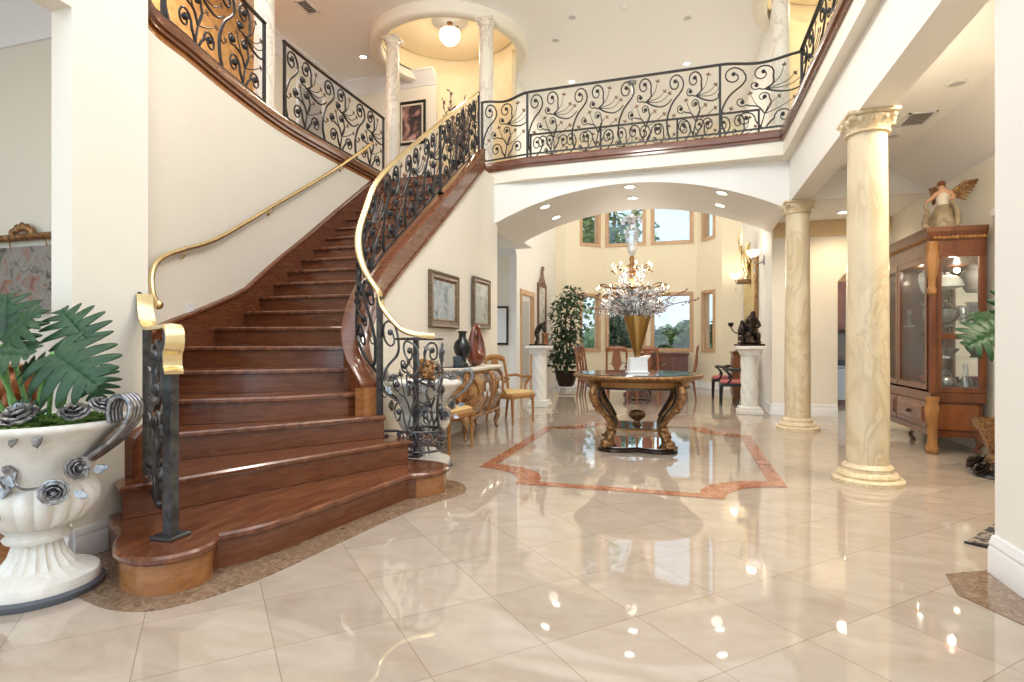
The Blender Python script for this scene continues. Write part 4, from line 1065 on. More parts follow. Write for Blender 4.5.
dup(ac, (-2.60, 5.90, 0), math.radians(82), 'honey wood armchair with gold cushion between the white urn and the chest')

ch = thing('bombe_chest', 'bulging marquetry chest with pale stone top against the left hall wall', 'chest', (-2.90, 7.02, 0), PI / 2)
def bring(w, d, z, n=10):
    """serpentine outline, back on y=0, front towards -y"""
    pts = [(-w / 2, 0)]
    for i in range(n + 1):
        q = i / n; x = -w / 2 + w * q; pts.append((x, -d * (.84 + .16 * math.sin(PI * q) ** .7) - .02 * math.sin(3 * PI * q), z))
    return [(p[0], p[1], z) for p in pts] + [(w / 2, 0, z)]
b = MB(); b.stack([bring(1.16, .38, .24), bring(1.22, .42, .32), bring(1.36, .50, .50), bring(1.38, .52, .62), bring(1.32, .49, .74), bring(1.24, .44, .85)]); b.build('body', 'inlay', ch, smooth=50)
b = MB(); b.stack([bring(1.30, .48, .85), bring(1.34, .50, .862), bring(1.34, .50, .885), bring(1.32, .49, .895)]); b.build('stone_top', 'cloth', ch, smooth=20)
for s in (-1, 1):
    for y in (-.36, -.05):
        m = MB(); m.tube(crom([(s * .60, y, .30), (s * .62, y - .02, .2), (s * .585, y + .0, .1), (s * .605, y - .02, .012)], 5), [.05] * 4 + [.035] * 6 + [.022] * 6, 8); m.build('leg', 'inlay', ch, smooth=60)
for x0 in (-.5, .02):
    m = MB(); zz = [.30, .42, .56, .68, .82]
    def fy(x, z): 
        q = (x + .66) / 1.32; dz = .40 + .12 * math.exp(-((z - .62) / .22) ** 2); return -dz * (.84 + .16 * math.sin(PI * min(max(q, 0), 1)) ** .7) - .03
    L_ = [(x0 + .03 * math.sin(z * 14), fy(x0, z), z) for z in zz]; R_ = [(x0 + .48 - .03 * math.sin(z * 14), fy(x0 + .48, z), z) for z in zz]
    loop = crom(L_ + R_[::-1] + [L_[0]], 4); m.tube(loop, .014, 7); m.build('gilt_moulding', 'honey', ch, smooth=60)
    m = MB(); m.sphere((x0 + .24, fy(x0 + .24, .64), .64), (.055, .016, .06), 12, 8); m.sphere((x0 + .18, fy(x0 + .18, .56), .56), (.04, .014, .035), 10, 6); m.sphere((x0 + .31, fy(x0 + .31, .55), .55), (.035, .014, .04), 10, 6)
    m.build('floral_inlay', 'silverwhite', ch, smooth=60)
for s in (-1, 1):
    m = MB(); m.tube(crom([(s * .60, -.38, .86), (s * .665, -.43, .66), (s * .66, -.42, .50), (s * .585, -.35, .28)], 6), .022, 8); m.build('gilt_corner', 'gold', ch, smooth=60)
vs_ = thing('black_vase', 'black two handled vase on a dark tray on top of the chest', 'vase', (-2.68, 6.70, .907))
b = MB(); b.lathe([(.075, .0), (.075, .02), (.045, .05), (.05, .09), (.10, .17), (.115, .24), (.10, .30), (.05, .35), (.04, .40), (.065, .44), (.05, .445), (.01, .43)], 28); b.build('body', 'black', vs_, smooth=60)
for s in (-1, 1):
    m = MB(); m.tube(crom([(0, s * .045, .40), (0, s * .09, .40), (0, s * .10, .34), (0, s * .085, .29)], 5), .011, 7); m.build('handle', 'black', vs_, smooth=60)
tr = thing('tray', 'low dark tray under the black vase and candle', 'tray', (-2.68, 6.64, .888))
b = MB(); b.cbox(-.13, .13, -.24, .24, .008, .018, .004); b.build('plate', 'black', tr)
cd = thing('candle_jar', 'small dark blue cylinder candle left of the black vase', 'candle', (-2.66, 6.49, .907))
b = MB(); b.lathe([(.055, 0), (.058, .01), (.058, .125), (.052, .13), (.048, .11), (.01, .11)], 24); b.build('jar', 'blueglass', cd)
b = MB(); b.tube([(0, 0, .11), (0, 0, .125)], .003, 5); b.build('wick', 'black', cd)
ls = thing('loop_sculpture', 'glossy red brown looped sculpture on the chest, right of the vase', 'sculpture', (-2.66, 7.14, .895), math.radians(75))
m = MB(); n = 40; path = []; rad = []
for k in range(n):
    a = 2 * PI * k / n - PI / 2; q = (1 + math.sin(a)) / 2; path.append((.105 * math.cos(a) * (1 - .25 * q), 0, .32 + .215 * math.sin(a))); rad.append(.085 * (1 - q) ** 1.5 + .026)
m.tube(path, rad, 12, closed=True); m.sphere((0, 0, .135), (.145, .085, .115), 18, 12); m.build('loop', 'brownglaze', ls, smooth=60)
m = MB(); m.tube(crom([(-.10, 0, .24), (-.085, 0, .36), (-.03, 0, .42), (.02, 0, .37), (.01, 0, .28), (.04, 0, .22)], 6), .024, 8); m.build('inner_curl', 'brownglaze', ls, smooth=60)
b = MB(); b.cbox(-.05, .05, -.035, .035, 0, .012, .003); b.build('base', 'brownglaze', ls)

# ------------------------------------------------------------------ pedestals and statues
def pedestal(label, loc, h=1.13):
    t = thing('stone_pedestal', label, 'pedestal', loc)
    b = MB(); b.cbox(-.20, .20, -.20, .20, 0, .07, .008); b.cbox(-.175, .175, -.175, .175, .07, .12, .01); b.build('base', 'urn', t)
    b = MB(); rings = []
    for i in range(25):
        z = .12 + (h - .27) * i / 24; rings.append([(.135 * (1 + .055 * math.sin(6 * (2 * PI * k / 48 + z * 4))) * math.cos(2 * PI * k / 48), .135 * (1 + .055 * math.sin(6 * (2 * PI * k / 48 + z * 4))) * math.sin(2 * PI * k / 48), z) for k in range(48)])
    b.stack(rings); b.build('twisted_shaft', 'urn', t, smooth=60)
    b = MB(); b.stack([[(x * k, y * k, z) for x, y in ((-1, -1), (1, -1), (1, 1), (-1, 1))] for k, z in ((.14, h - .16), (.15, h - .13), (.19, h - .06), (.22, h - .05), (.22, h - .01), (.21, h))]); b.build('capital', 'urn', t, smooth=0)
    return t
pedestal('white stone pedestal at the left end of the arch', (-2.61, 10.45, 0), 1.15)
pedestal('white twisted stone pedestal at the right end of the arch', (1.08, 10.42, 0), 1.15)
ED = [(0, 1), (1, 2), (2, 3), (3, 4), (2, 5), (5, 6), (6, 7), (2, 8), (8, 9), (9, 10), (0, 11), (11, 12), (12, 13), (13, 14), (0, 15), (15, 16), (16, 17), (17, 18)]
s1 = thing('bronze_statue', 'dark bronze figure bending over a stump on the left pedestal', 'statue', (-2.61, 10.45, 1.15), math.radians(0))
skinfig('figure', 'bronze', s1, [(-.06, 0, .26, .055), (-.02, 0, .34, .06), (.04, 0, .41, .062), (.09, 0, .43, .03), (.125, 0, .44, .04), (.05, -.07, .40, .028), (.09, -.07, .31, .022), (.11, -.03, .24, .018), (.05, .07, .40, .028), (.10, .07, .32, .022), (.11, .03, .25, .018), (-.06, -.04, .22, .042), (-.02, -.05, .13, .032), (-.06, -.05, .04, .022), (-.01, -.055, .03, .022), (-.07, .04, .22, .042), (-.05, .05, .13, .032), (-.10, .05, .04, .022), (-.05, .055, .03, .022)], ED)
b = MB(); b.lathe([(.07, .02), (.055, .05), (.05, .14), (.065, .22), (.06, .235), (.01, .235)], 12, (.11, 0, 0), mod=lambda a, z: 1 + .1 * math.sin(5 * a + z * 20)); b.build('stump', 'floral', s1)
b = MB(); b.cbox(-.17, .17, -.14, .14, 0, .03, .006); b.build('base', 'bronze', s1)
s2 = thing('bronze_statue', 'dark bronze seated couple on the right pedestal', 'statue', (1.08, 10.42, 1.15), math.radians(10))
skinfig('figure', 'bronze', s2, [(.03, 0, .20, .075), (.03, -.01, .32, .07), (.04, -.02, .44, .075), (.05, -.03, .53, .035), (.05, -.04, .60, .05), (.12, -.02, .44, .035), (.15, -.08, .34, .028), (.06, -.13, .30, .022), (-.04, -.03, .45, .035), (-.09, -.08, .37, .028), (-.04, -.13, .32, .022), (.08, -.04, .17, .06), (.10, -.17, .20, .045), (.10, -.16, .08, .032), (.11, -.19, .05, .03), (-.03, -.04, .17, .06), (-.06, -.16, .22, .045), (-.06, -.15, .09, .032), (-.06, -.18, .05, .03)], ED)
skinfig('second_figure', 'bronze', s2, [(-.10, .02, .17, .065), (-.11, .01, .25, .06), (-.12, .0, .33, .06), (-.12, -.01, .39, .028), (-.125, -.02, .44, .042), (-.06, -.03, .32, .028), (-.04, -.10, .27, .022), (-.0, -.14, .25, .018), (-.17, -.02, .31, .028), (-.18, -.08, .24, .022), (-.13, -.13, .22, .018), (-.08, -.03, .14, .05), (-.08, -.14, .17, .04), (-.08, -.13, .07, .03), (-.08, -.16, .045, .026), (-.14, -.02, .14, .05), (-.15, -.13, .16, .04), (-.15, -.12, .07, .03), (-.15, -.15, .045, .026)], ED)
b = MB(); b.lathe([(.17, .03), (.19, .06), (.15, .12), (.12, .16), (.01, .17)], 14, mod=lambda a, z: 1 + .08 * math.sin(4 * a + z * 30)); b.cbox(-.20, .20, -.19, .19, 0, .035, .006); b.build('rock_base', 'bronze', s2)

# ------------------------------------------------------------------ glass cabinet and its contents
cab = thing('display_cabinet', 'tall cherry wood glass display cabinet on the right', 'cabinet', (2.58, 7.22, 0))
W, D, HT = .50, 1.95, 2.45    # x extent, y extent
b = MB(); b.box(.03, W - .02, .03, D - .03, .20, .60); b.box(.0, W, 0, D, .56, .66); b.box(.02, W, .0, D, .18, .24); b.build('base', 'cherry', cab)
b = MB(); b.box(.06, W - .06, .022, .032, .26, .54); b.build('side_panel', 'cherryorange', cab)
b = MB(); b.box(W - .03, W, .02, D, .66, 2.2); b.build('back', 'cherry', cab)
b = MB(); b.box(W - .036, W - .031, .06, D - .05, .70, 2.16); b.build('back_mirror', 'mirror', cab)
for y0, y1 in ((.10, .98), (1.0, 1.88)):
    dr = MB(); dr.cbox(-.012, .03, y0, y1, .27, .55, .01); dr.stack([[(-.012, y0 + .05, .31), (-.012, y1 - .05, .31), (-.012, y1 - .05, .51), (-.012, y0 + .05, .51)], [(-.03, y0 + .08, .34), (-.03, y1 - .08, .34), (-.03, y1 - .08, .48), (-.03, y0 + .08, .48)]]); do = dr.build('drawer', 'cherry', cab, smooth=0)
    m = MB(); m.sphere((-.045, (y0 + y1) / 2, .41), .022, 8, 6); m.tube([(-.03, (y0 + y1) / 2, .41), (-.045, (y0 + y1) / 2, .41)], .008, 6); m.build('knob', 'bronze', do)
    m = MB()
    for a in ((y0, y0 + .06, .75, 2.09), (y1 - .06, y1, .75, 2.09), (y0, y1, .68, .75), (y0, y1, 2.09, 2.16)): m.cbox(-.005, .03, *a, .006)
    do = m.build('door', 'cherry', cab)
    m = MB(); m.box(.008, .014, y0 + .06, y1 - .06, .75, 2.09); m.build('door_glass', 'glass', do)
b = MB()
for a in ((.05, .10, .72, 2.13), (W - .06, W, .72, 2.13), (.05, W, .66, .72), (.05, W, 2.13, 2.2), (.1, W - .06, 1.24, 1.30)): b.cbox(a[0], a[1], .0, .035, a[2], a[3], .006)
sf = b.build('side_frame', 'cherry', cab)
b = MB(); b.box(.10, W - .06, .012, .018, .72, 2.13); b.build('side_glass', 'glass', sf)
b = MB(); b.box(.02, W, D - .04, D, .66, 2.2); b.build('far_side', 'cherry', cab)
for z in (.68, 1.02, 1.40, 1.78):
    b = MB(); b.box(.04, W - .04, .04, D - .05, z, z + .008); b.build('shelf', 'glass' if z > .7 else 'cherry', cab)
b = MB(); b.stack([[(-.0, -.0, 2.16), (W, -.0, 2.16), (W, D, 2.16), (0, D, 2.16)], [(-.01, -.01, 2.30), (W, -.01, 2.30), (W, D, 2.30), (-.01, D, 2.30)], [(-.05, -.05, 2.38), (W, -.05, 2.38), (W, D + .03, 2.38), (-.05, D + .03, 2.38)], [(-.06, -.06, 2.40), (W, -.06, 2.40), (W, D + .03, 2.40), (-.06, D + .03, 2.40)], [(-.06, -.06, 2.45), (W, -.06, 2.45), (W, D + .03, 2.45), (-.06, D + .03, 2.45)]]); b.build('cornice', 'cherry', cab, smooth=0)
b = MB()
for i in range(12): b.sphere((.03 + i * .04, -.03, 2.335), (.024, .022, .02), 7, 5)
b.build('rope_moulding', 'honey', cab); b = MB()
for i in range(26): b.sphere((-.03, .04 + i * .073, 2.335), (.022, .03, .02), 6, 5)
b.build('rope_moulding', 'honey', cab)
b = MB(); b.tube([(.02, .0, .66), (.02, .0, 2.2)], .042, 10)
b.build('corner_post', 'cherry', cab)
for nm_, z0, z1 in (('carved_bracket', 1.72, 2.30), ('carved_leg', .0, .62)):
    b = MB(); h_ = z1 - z0; up = nm_ == 'carved_bracket'
    pr = [(.03, 0), (.042, .03), (.046, .10), (.036, .16), (.04, .30), (.048, .45), (.058, .62), (.062, .78), (.05, .88), (.056, .95), (.05, 1)] if up else [(.045, 0), (.06, .03), (.062, .10), (.045, .17), (.042, .30), (.048, .48), (.058, .66), (.064, .80), (.052, .88), (.062, .94), (.058, 1)]
    b.lathe([(r_, z0 + h_ * q) for r_, q in pr], 40, (.008, -.008, 0), mod=lambda a, z: 1 + .10 * math.sin(5 * a + 22 * z) * math.sin(40 * z))
    b.build(nm_, 'honey', cab, smooth=60)
for x, y in ((W - .06, .04), (.03, D - .05), (W - .06, D - .05)):
    m = MB(); m.tube(crom([(x, y, .22), (x + .02, y - .02, .12), (x - .01, y, .06), (x + .02, y - .02, .02)], 4), [.04] * 5 + [.025] * 8, 8); m.build('leg', 'cherry', cab, smooth=60)
def jar(label, cat, name, prof, mat, x, y, z, n=20, lid=None):
    t = thing(name, label, cat, (x, y, z)); b = MB(); b.lathe(prof, n); b.build('body', mat, t, smooth=50)
    if lid: b = MB(); b.lathe(lid, n); b.build('lid', mat, t, smooth=50)
    return t
cx, cy = 2.58, 7.22
jar('white domed dish on the top glass shelf of the cabinet', 'dish', 'covered_dish', [(.06, 0), (.07, .01), (.15, .03), (.15, .04)], 'ring', cx + .22, cy + .17, 1.79, lid=[(.145, .04), (.13, .10), (.08, .15), (.02, .165), (.02, .185), (.005, .19)])
jar('round silver teapot body on the middle cabinet shelf', 'teapot', 'silver_pot', [(.06, 0), (.09, .02), (.135, .09), (.13, .16), (.07, .2)], 'silver', cx + .20, cy + .18, 1.41, lid=[(.072, .2), (.05, .23), (.015, .24), (.02, .265), (.005, .27)])
jar('clear crystal tumbler vase right of the silver pot in the cabinet', 'vase', 'crystal_vase', [(.045, 0), (.05, .02), (.06, .18), (.075, .20), (.07, .2), (.04, .03), (.005, .03)], 'crystal', cx + .38, cy + .2, 1.41)
jar('small silver bowl on the lower glass shelf of the cabinet', 'bowl', 'silver_bowl', [(.05, 0), (.04, .03), (.10, .09), (.11, .11), (.1, .11), (.03, .04), (.005, .04)], 'silver', cx + .22, cy + .18, 1.03)
jar('squat silver pot on the bottom of the cabinet', 'pot', 'silver_pot', [(.07, 0), (.10, .05), (.09, .12), (.05, .15), (.06, .17)], 'silver', cx + .2, cy + .17, .69, lid=[(.06, .17), (.03, .2), (.01, .22), (.005, .225)])
jar('crystal decanter on the bottom of the cabinet', 'decanter', 'decanter', [(.06, 0), (.065, .02), (.06, .12), (.025, .17), (.025, .22)], 'crystal', cx + .38, cy + .16, .69, lid=[(.018, .22), (.028, .25), (.02, .28), (.005, .29)])
jar('tall white ginger jar behind the near cabinet door', 'jar', 'ginger_jar', [(.07, 0), (.10, .05), (.13, .16), (.12, .24), (.07, .28)], 'ring', cx + .25, cy + .70, 1.79, lid=[(.075, .28), (.07, .31), (.02, .34), (.005, .35)])
jar('black urn behind the near cabinet door', 'urn', 'black_urn', [(.07, 0), (.05, .03), (.11, .12), (.12, .2), (.08, .26), (.1, .28)], 'black', cx + .24, cy + .66, 1.03)
jar('dark red bowl low behind the near cabinet door', 'bowl', 'red_bowl', [(.05, 0), (.06, .02), (.13, .10), (.14, .12), (.13, .12), (.05, .03), (.005, .03)], 'redseat', cx + .24, cy + .62, .69)
jar('blue grey glass vase on the middle shelf behind the cabinet door', 'vase', 'glass_vase', [(.06, 0), (.05, .03), (.08, .12), (.06, .22), (.09, .27), (.085, .27), (.05, .2), (.005, .04)], 'crystal', cx + .24, cy + .72, 1.41)
jar('silver candlestick behind the far cabinet door', 'candlestick', 'candlestick', [(.06, 0), (.06, .015), (.02, .04), (.018, .16), (.03, .18), (.02, .2), (.03, .22), (.005, .22)], 'silver', cx + .24, cy + 1.35, 1.41)
an = thing('angel_statue', 'painted angel figure with golden wings on top of the cabinet', 'statue', (2.80, 7.50, 2.452), math.radians(-20)); an.scale = (1.12, 1.12, 1.12)
skinfig('body', 'skin', an, [(0, 0, .26, .045), (0, -.01, .33, .042), (-.005, -.02, .385, .045), (-.012, -.025, .42, .02), (-.025, -.035, .46, .034), (.055, -.02, .38, .022), (.085, -.06, .32, .018), (.05, -.10, .30, .014), (-.065, -.02, .38, .022), (-.10, -.05, .33, .018), (-.15, -.10, .29, .014)], ED[:10])
b = MB(); b.lathe([(.115, 0), (.135, .01), (.12, .06), (.10, .14), (.075, .22), (.052, .27), (.03, .28)], 28, mod=lambda a, z: 1 + .12 * math.sin(6 * a + 9 * z) * max(0, 1 - z / .3)); b.build('robe', 'robe', an, smooth=60)
b = MB(); b.lathe([(.055, .26), (.062, .3), (.064, .35), (.045, .395)], 20); b.build('bodice', 'cloth', an, smooth=60)
b = MB(); b.sphere((-.018, -.012, .477), (.037, .036, .032), 12, 8); b.sphere((-.005, .005, .445), (.024, .02, .03), 10, 6); b.build('hair', 'hair', an, smooth=60)
for s, tip in ((1, (.27, .10, .50)), (-1, (-.10, .16, .48))):
    m = MB(); r0 = V((.03 * s, .06, .36)); tp_ = V(tip)
    for k in range(7):
        a0 = r0.lerp(tp_, .12 * k + .1); e_ = a0.lerp(tp_, .45) + V((.02 * s, .02, -.11 + .02 * k)); d_ = (e_ - a0); w_ = d_.cross(V((0, 1, .2))).normalized() * .018
        A = [a0 - w_, a0 + w_, e_ + w_ * .6, e_ + d_.normalized() * .02, e_ - w_ * .6]; m.stack([A, [p + V((0, .008, 0)) for p in A]])
    m.tube([r0, r0.lerp(tp_, .6) + V((0, 0, .04)), tp_], [.022, .022, .008], 7); m.build('wing', 'gold', an)
b = MB(); b.tube(crom([(-.15, -.09, .27), (-.13, -.07, .18), (-.15, -.05, .08), (-.12, -.06, .02)], 5), [.015] * 5 + [.03] * 11, 8); b.tube(crom([(.06, -.06, .30), (.11, -.05, .16), (.10, -.07, .03)], 5), [.02] * 5 + [.03] * 6, 8); b.build('drapery', 'robe', an, smooth=60)

# ------------------------------------------------------------------ right planter, rug
pt = thing('floor_planter', 'low gold planter ringed with dark metal leaves, right edge behind the pillar', 'planter', (2.83, 6.16, 0))
b = MB(); b.lathe([(.20, .02), (.22, .06), (.2, .12), (.17, .2), (.21, .3), (.23, .38), (.28, .44), (.29, .5), (.27, .5), (.2, .4), (.01, .4)], 32, mod=lambda a, z: 1 + .03 * math.sin(14 * a)); b.build('pot', 'gold', pt)
b = MB(); b.lathe([(.30, 0), (.31, .015), (.30, .03), (.2, .035)], 32); b.build('base_slab', 'slab', pt)
for k in range(11):
    a = 2 * PI * k / 11; rose((.27 * math.cos(a), .27 * math.sin(a), .07 + .03 * (k % 2)), .075, (math.cos(a), math.sin(a), .9), k).build('metal_rose', 'bronze', pt, smooth=0)
p2 = thing('potted_philodendron', 'green cut leaf plant reaching in from behind the right pillar', 'plant', (2.83, 6.16, .42))
for J, T, N, L in (((-.16, -.16, .90), (-.62, -.2, -.26), (-.2, -.85, .5), .36), ((-.02, -.08, 1.05), (.1, -.3, .6), (0, -.9, .3), .34), ((.05, -.10, .98), (.25, -.5, .1), (.2, -.5, .8), .26), ((-.05, .10, 1.0), (-.5, .5, .3), (0, -.5, .8), .3)):
    m = MB(); leaf(m, J, T, N, L); o = solid(m.build('leaf', 'leaf', p2, smooth=60), .002)
    m = MB(); m.tube(crom([(J[0] * .2, J[1] * .2, .0), (J[0] * .5, J[1] * .5, J[2] * .6), J], 6), .009, 7); m.build('leaf_stem', 'stem', o)
rg = thing('dark_rug', 'corner of a dark patterned rug showing behind the right pillar', 'rug', (2.3, 4.1, 0))
b = MB(); A = [(1.615, 4.03), (2.15, 3.66), (2.9, 4.65), (2.35, 5.02)]; A = [(x - 2.3, y - 4.1) for x, y in A]; b.prism(A, 0, .012, .006); b.build('pile', 'rug', rg)
b = MB(); b.rail([(*A[0], .006), (*A[1], .006), (*A[2], .006), (*A[3], .006)], [(-.006, -.004), (.006, -.004), (.006, .009), (-.006, .009)], True); b.build('binding', 'black', rg)

# ------------------------------------------------------------------ living room
dt = thing('dining_table', 'glass topped dining table on carved wooden pedestals in the far room', 'table', (-.95, 12.75, 0))
b = MB(); n = 48; el = [(.62 * math.cos(2 * PI * i / n), 1.05 * math.sin(2 * PI * i / n)) for i in range(n)]; b.prism(el, .74, .755); b.build('glass_top', 'crystal', dt)
for y in (-.45, .45):
    b = MB(); b.stack([[(x * k, y + q * k * .7, z) for x, q in ((-1, -1), (1, -1), (1, 1), (-1, 1))] for k, z in ((.26, .06), (.26, .14), (.20, .18), (.17, .45), (.22, .66), (.24, .74))]); b.build('pedestal', 'cherry', dt, smooth=0)
    for x in (-.22, .22): taper_leg(dt, x, y, 0, .08, .035, .03, 'cherry')
dc = armchair('carved brown dining chair on the left side of the dining table, nearer one', (-1.93, 12.35, 0), PI / 2, 'chairwood', 'mahogany', .50, .50, 1.12, arms=False, cat='chair', name='dining_chair')
dup(dc, (-1.93, 13.05, 0), PI / 2, 'carved brown dining chair on the left side of the dining table, farther one')
dc2 = armchair('carved brown dining chair with its back to the hall, left of the vase stand', (-1.24, 11.45, 0), PI, 'chairwood', 'chairwood', .50, .50, 1.10, arms=False, cat='chair', name='dining_chair')
dup(dc2, (-.66, 11.45, 0), PI, 'carved brown dining chair with its back to the hall, right of the vase stand')
dup(dc, (-.02, 12.6, 0), -PI / 2, 'carved brown dining chair on the right side of the dining table')
for t_, side in ((None, 0),): pass
sbd = thing('sideboard', 'brown wooden sideboard under the bay windows', 'sideboard', (-.50, 15.92, 0))
b = MB(); b.cbox(-.62, .62, -.22, .22, .12, .88, .01); b.build('body', 'mahogany', sbd)
b = MB(); b.cbox(-.66, .66, -.25, .23, .88, .93, .012); b.build('top', 'mahogany', sbd)
for x in (-.41, 0, .41):
    b = MB(); b.cbox(x - .18, x + .18, -.235, -.22, .18, .82, .008); dd_ = b.build('door', 'cherry', sbd); m = MB(); m.sphere((x + .13, -.245, .5), .016, 7, 5); m.build('knob', 'gold', dd_)
for x in (-.56, .56):
    for y in (-.18, .18): taper_leg(sbd, x, y, 0, .13, .035, .025, 'mahogany')
# ficus in the corner
def foliage(m, c, rad, n, rnd, size, fat=1.0):
    for i in range(n):
        while True:
            p = V((rnd.uniform(-1, 1), rnd.uniform(-1, 1), rnd.uniform(-1, 1)))
            if .25 < p.length < 1: break
        q = V((c[0] + p.x * rad[0], c[1] + p.y * rad[1], c[2] + p.z * rad[2])); d_ = V((p.x + rnd.uniform(-.6, .6), p.y + rnd.uniform(-.6, .6), rnd.uniform(-1, .3))).normalized()
        s = d_.cross(V((rnd.uniform(-.5, .5), rnd.uniform(-.5, .5), 1))).normalized() * size * .34 * fat; L = size * rnd.uniform(.7, 1.3)
        m.add([q, q + d_ * L * .5 + s, q + d_ * L, q + d_ * L * .5 - s], [(0, 1, 2, 3)])
fi = thing('potted_tree', 'tall leafy indoor tree in a dark pot by the bay window', 'plant', (-2.80, 13.95, .12))
rnd = random.Random(5); m = MB()
for c, rd, n in (((0, 0, 1.05), (.42, .42, .50), 420), ((.05, 0, 1.75), (.45, .45, .55), 430), ((.14, 0, 2.25), (.28, .28, .30), 150), ((-.08, 0, .62), (.36, .36, .3), 200)): foliage(m, c, rd, n, rnd, .13)
solid(m.build('foliage', 'ficus', fi, smooth=0), .002)
m = MB(); m.tube(crom([(0, 0, .3), (.02, .02, .9), (-.02, 0, 1.5), (.05, 0, 2.2)], 5), .022, 7); m.tube(crom([(.02, 0, .3), (.08, .05, 1.0), (.12, .03, 1.8)], 5), .018, 7); m.build('trunk', 'bark', fi)
m = MB(); m.lathe([(.16, 0), (.2, .04), (.255, .22), (.265, .36), (.245, .38), (.23, .33), (.01, .33)], 28); m.build('pot', 'bronze', fi)
ps = thing('plant_stand', 'low white stand carrying the dark pot of the indoor tree', 'stand', (-2.80, 13.95, 0))
m = MB(); m.lathe([(.25, .09), (.26, .1), (.26, .115), (.25, .12)], 28); m.build('stand_top', 'trim', ps)
for i in range(4):
    a = PI / 4 + i * PI / 2; taper_leg(ps, .21 * math.cos(a), .21 * math.sin(a), 0, .095, .02, .016, 'trim')
# door and wall mirror on the left wall of the far room
dr = thing('door_casing', 'light wood door casing on the left wall of the far room', 'door frame', (-3.395, 12.45, 0))
b = MB()
for a in ((11.87, 11.98, 0, 2.30), (12.92, 13.03, 0, 2.30), (11.87, 13.03, 2.28, 2.39)): b.cbox(-3.57, -3.37, a[0], a[1], a[2], a[3], .01)
b.build('casing', 'winframe', dr, True)
b = MB(); b.box(-3.50, -3.46, 11.98, 12.92, 0, 2.28); g = b.build('door_leaf', 'trim', dr, True)
b = MB(); b.box(-3.455, -3.45, 12.08, 12.82, .3, 2.16); b.build('frosted_pane', 'lensoff', g, True)
wm = thing('tall_wall_panel', 'tall narrow carved wall panel with pointed crest beside the door', 'wall panel', (-3.39, 13.72, .92), PI / 2)
m = MB(); frame_bars(m, .78, 1.75, .10, .06); m.build('frame', 'twig', wm, smooth=0)
m = MB(); m.box(-.30, .30, -.03, -.005, .09, 1.66); m.build('panel', 'greywall' , wm)
m = MB()
for i in range(9):
    z = .22 + i * .165; m.sphere((0, -.03, z), (.07, .02, .06), 8, 6); m.sphere((.14 * (1 if i % 2 else -1), -.03, z + .06), (.05, .018, .04), 8, 6)
m.build('carving', 'lensoff', wm)
m = MB(); m.extr([(-.30, -.01, 1.75), (.30, -.01, 1.75), (.20, -.01, 1.84), (.10, -.01, 1.90), (.0, -.01, 2.14), (-.10, -.01, 1.90), (-.20, -.01, 1.84)], (0, -.05, 0)); m.sphere((0, -.05, 2.12), (.06, .04, .07), 8, 6); m.build('crest', 'twig', wm)
# right wall of the far room
gm = thing('gilt_mirror', 'tall gilt framed mirror on the right wall of the far room', 'mirror', (1.415, 13.0, 1.20), -PI / 2)
m = MB(); frame_bars(m, 1.9, 1.75, .22, .08)
m.build('frame', 'gold', gm, smooth=0)
m = MB(); m.box(-.75, .75, -.03, -.005, .2, 1.55); m.build('glass', 'mirror', gm)
for i, x in enumerate((-.85, -.6, -.3, .0, .3, .6, .85)):
    m = MB(); m.tube([(x, -.075, .1), (x, -.075, 1.65)], .028, 8); m.build('gilt_reed', 'brass', gm)
gd = thing('gilt_creature', 'gilded winged creature ornament perched above the gilt mirror', 'ornament', (1.21, 12.55, 2.62), PI / 2)
skinfig('body', 'brass', gd, [(0, 0, .18, .10), (0, -.01, .33, .10), (0, -.02, .48, .085), (.01, -.05, .58, .05), (.02, -.10, .66, .06), (.10, -.02, .45, .045), (.17, -.05, .30, .035), (.16, -.10, .18, .03), (-.10, -.02, .45, .045), (-.17, -.05, .30, .035), (-.16, -.10, .18, .03), (.05, -.03, .10, .06), (.08, -.05, .0, .045), (.07, -.03, -.10, .035), (.07, -.07, -.14, .03), (-.05, -.03, .10, .06), (-.08, -.05, .0, .045), (-.07, -.03, -.12, .035), (-.07, -.07, -.16, .03)], ED)
for s in (-1, 1):
    m = MB(); A = [(s * .06, .05, .40), (s * .26, .08, .55), (s * .34, .08, .86), (s * .20, .08, .74), (s * .10, .06, .62)]; m.extr(A, (0, .02, 0)); m.build('wing', 'brass', gd)
m = MB(); m.cbox(-.12, .12, -.10, .14, -.20, -.12, .01); m.build('perch', 'gold', gd)
def sconce(label, y, z):
    t = thing('wall_sconce', label, 'sconce', (1.42, y, z), PI / 2)
    # local +y points into the wall (-x world side is the front)
    m = MB(); m.lathe([(.05, -.09), (.055, 0), (.04, .09)], 14, (0, -.02, 0)); m.build('back_plate', 'silver', t)
    m = MB(); m.tube(crom([(0, .0, 0), (0, .08, -.06), (0, .17, -.04), (0, .19, .06)], 5), .012, 7); m.build('arm', 'silver', t)
    m = MB(); m.lathe([(.05, .06), (.10, .10), (.13, .17), (.125, .18), (.09, .11), (.02, .07)], 20, (0, .19, 0)); m.build('lamp_shade', 'shade', t)
    m = MB(); m.tube([(0, .17, -.06), (0, .17, -.16)], .006, 6); m.sphere((0, .17, -.20), (.02, .02, .045), 8, 6); m.build('crystal_drop', 'crystalw', t)
    return t
sconce('lit glass wall sconce nearest the arch, right of the gilt creature', 11.25, 2.72)
sconce('lit glass wall sconce deeper in the far room, left of the gilt mirror', 15.0, 2.72)
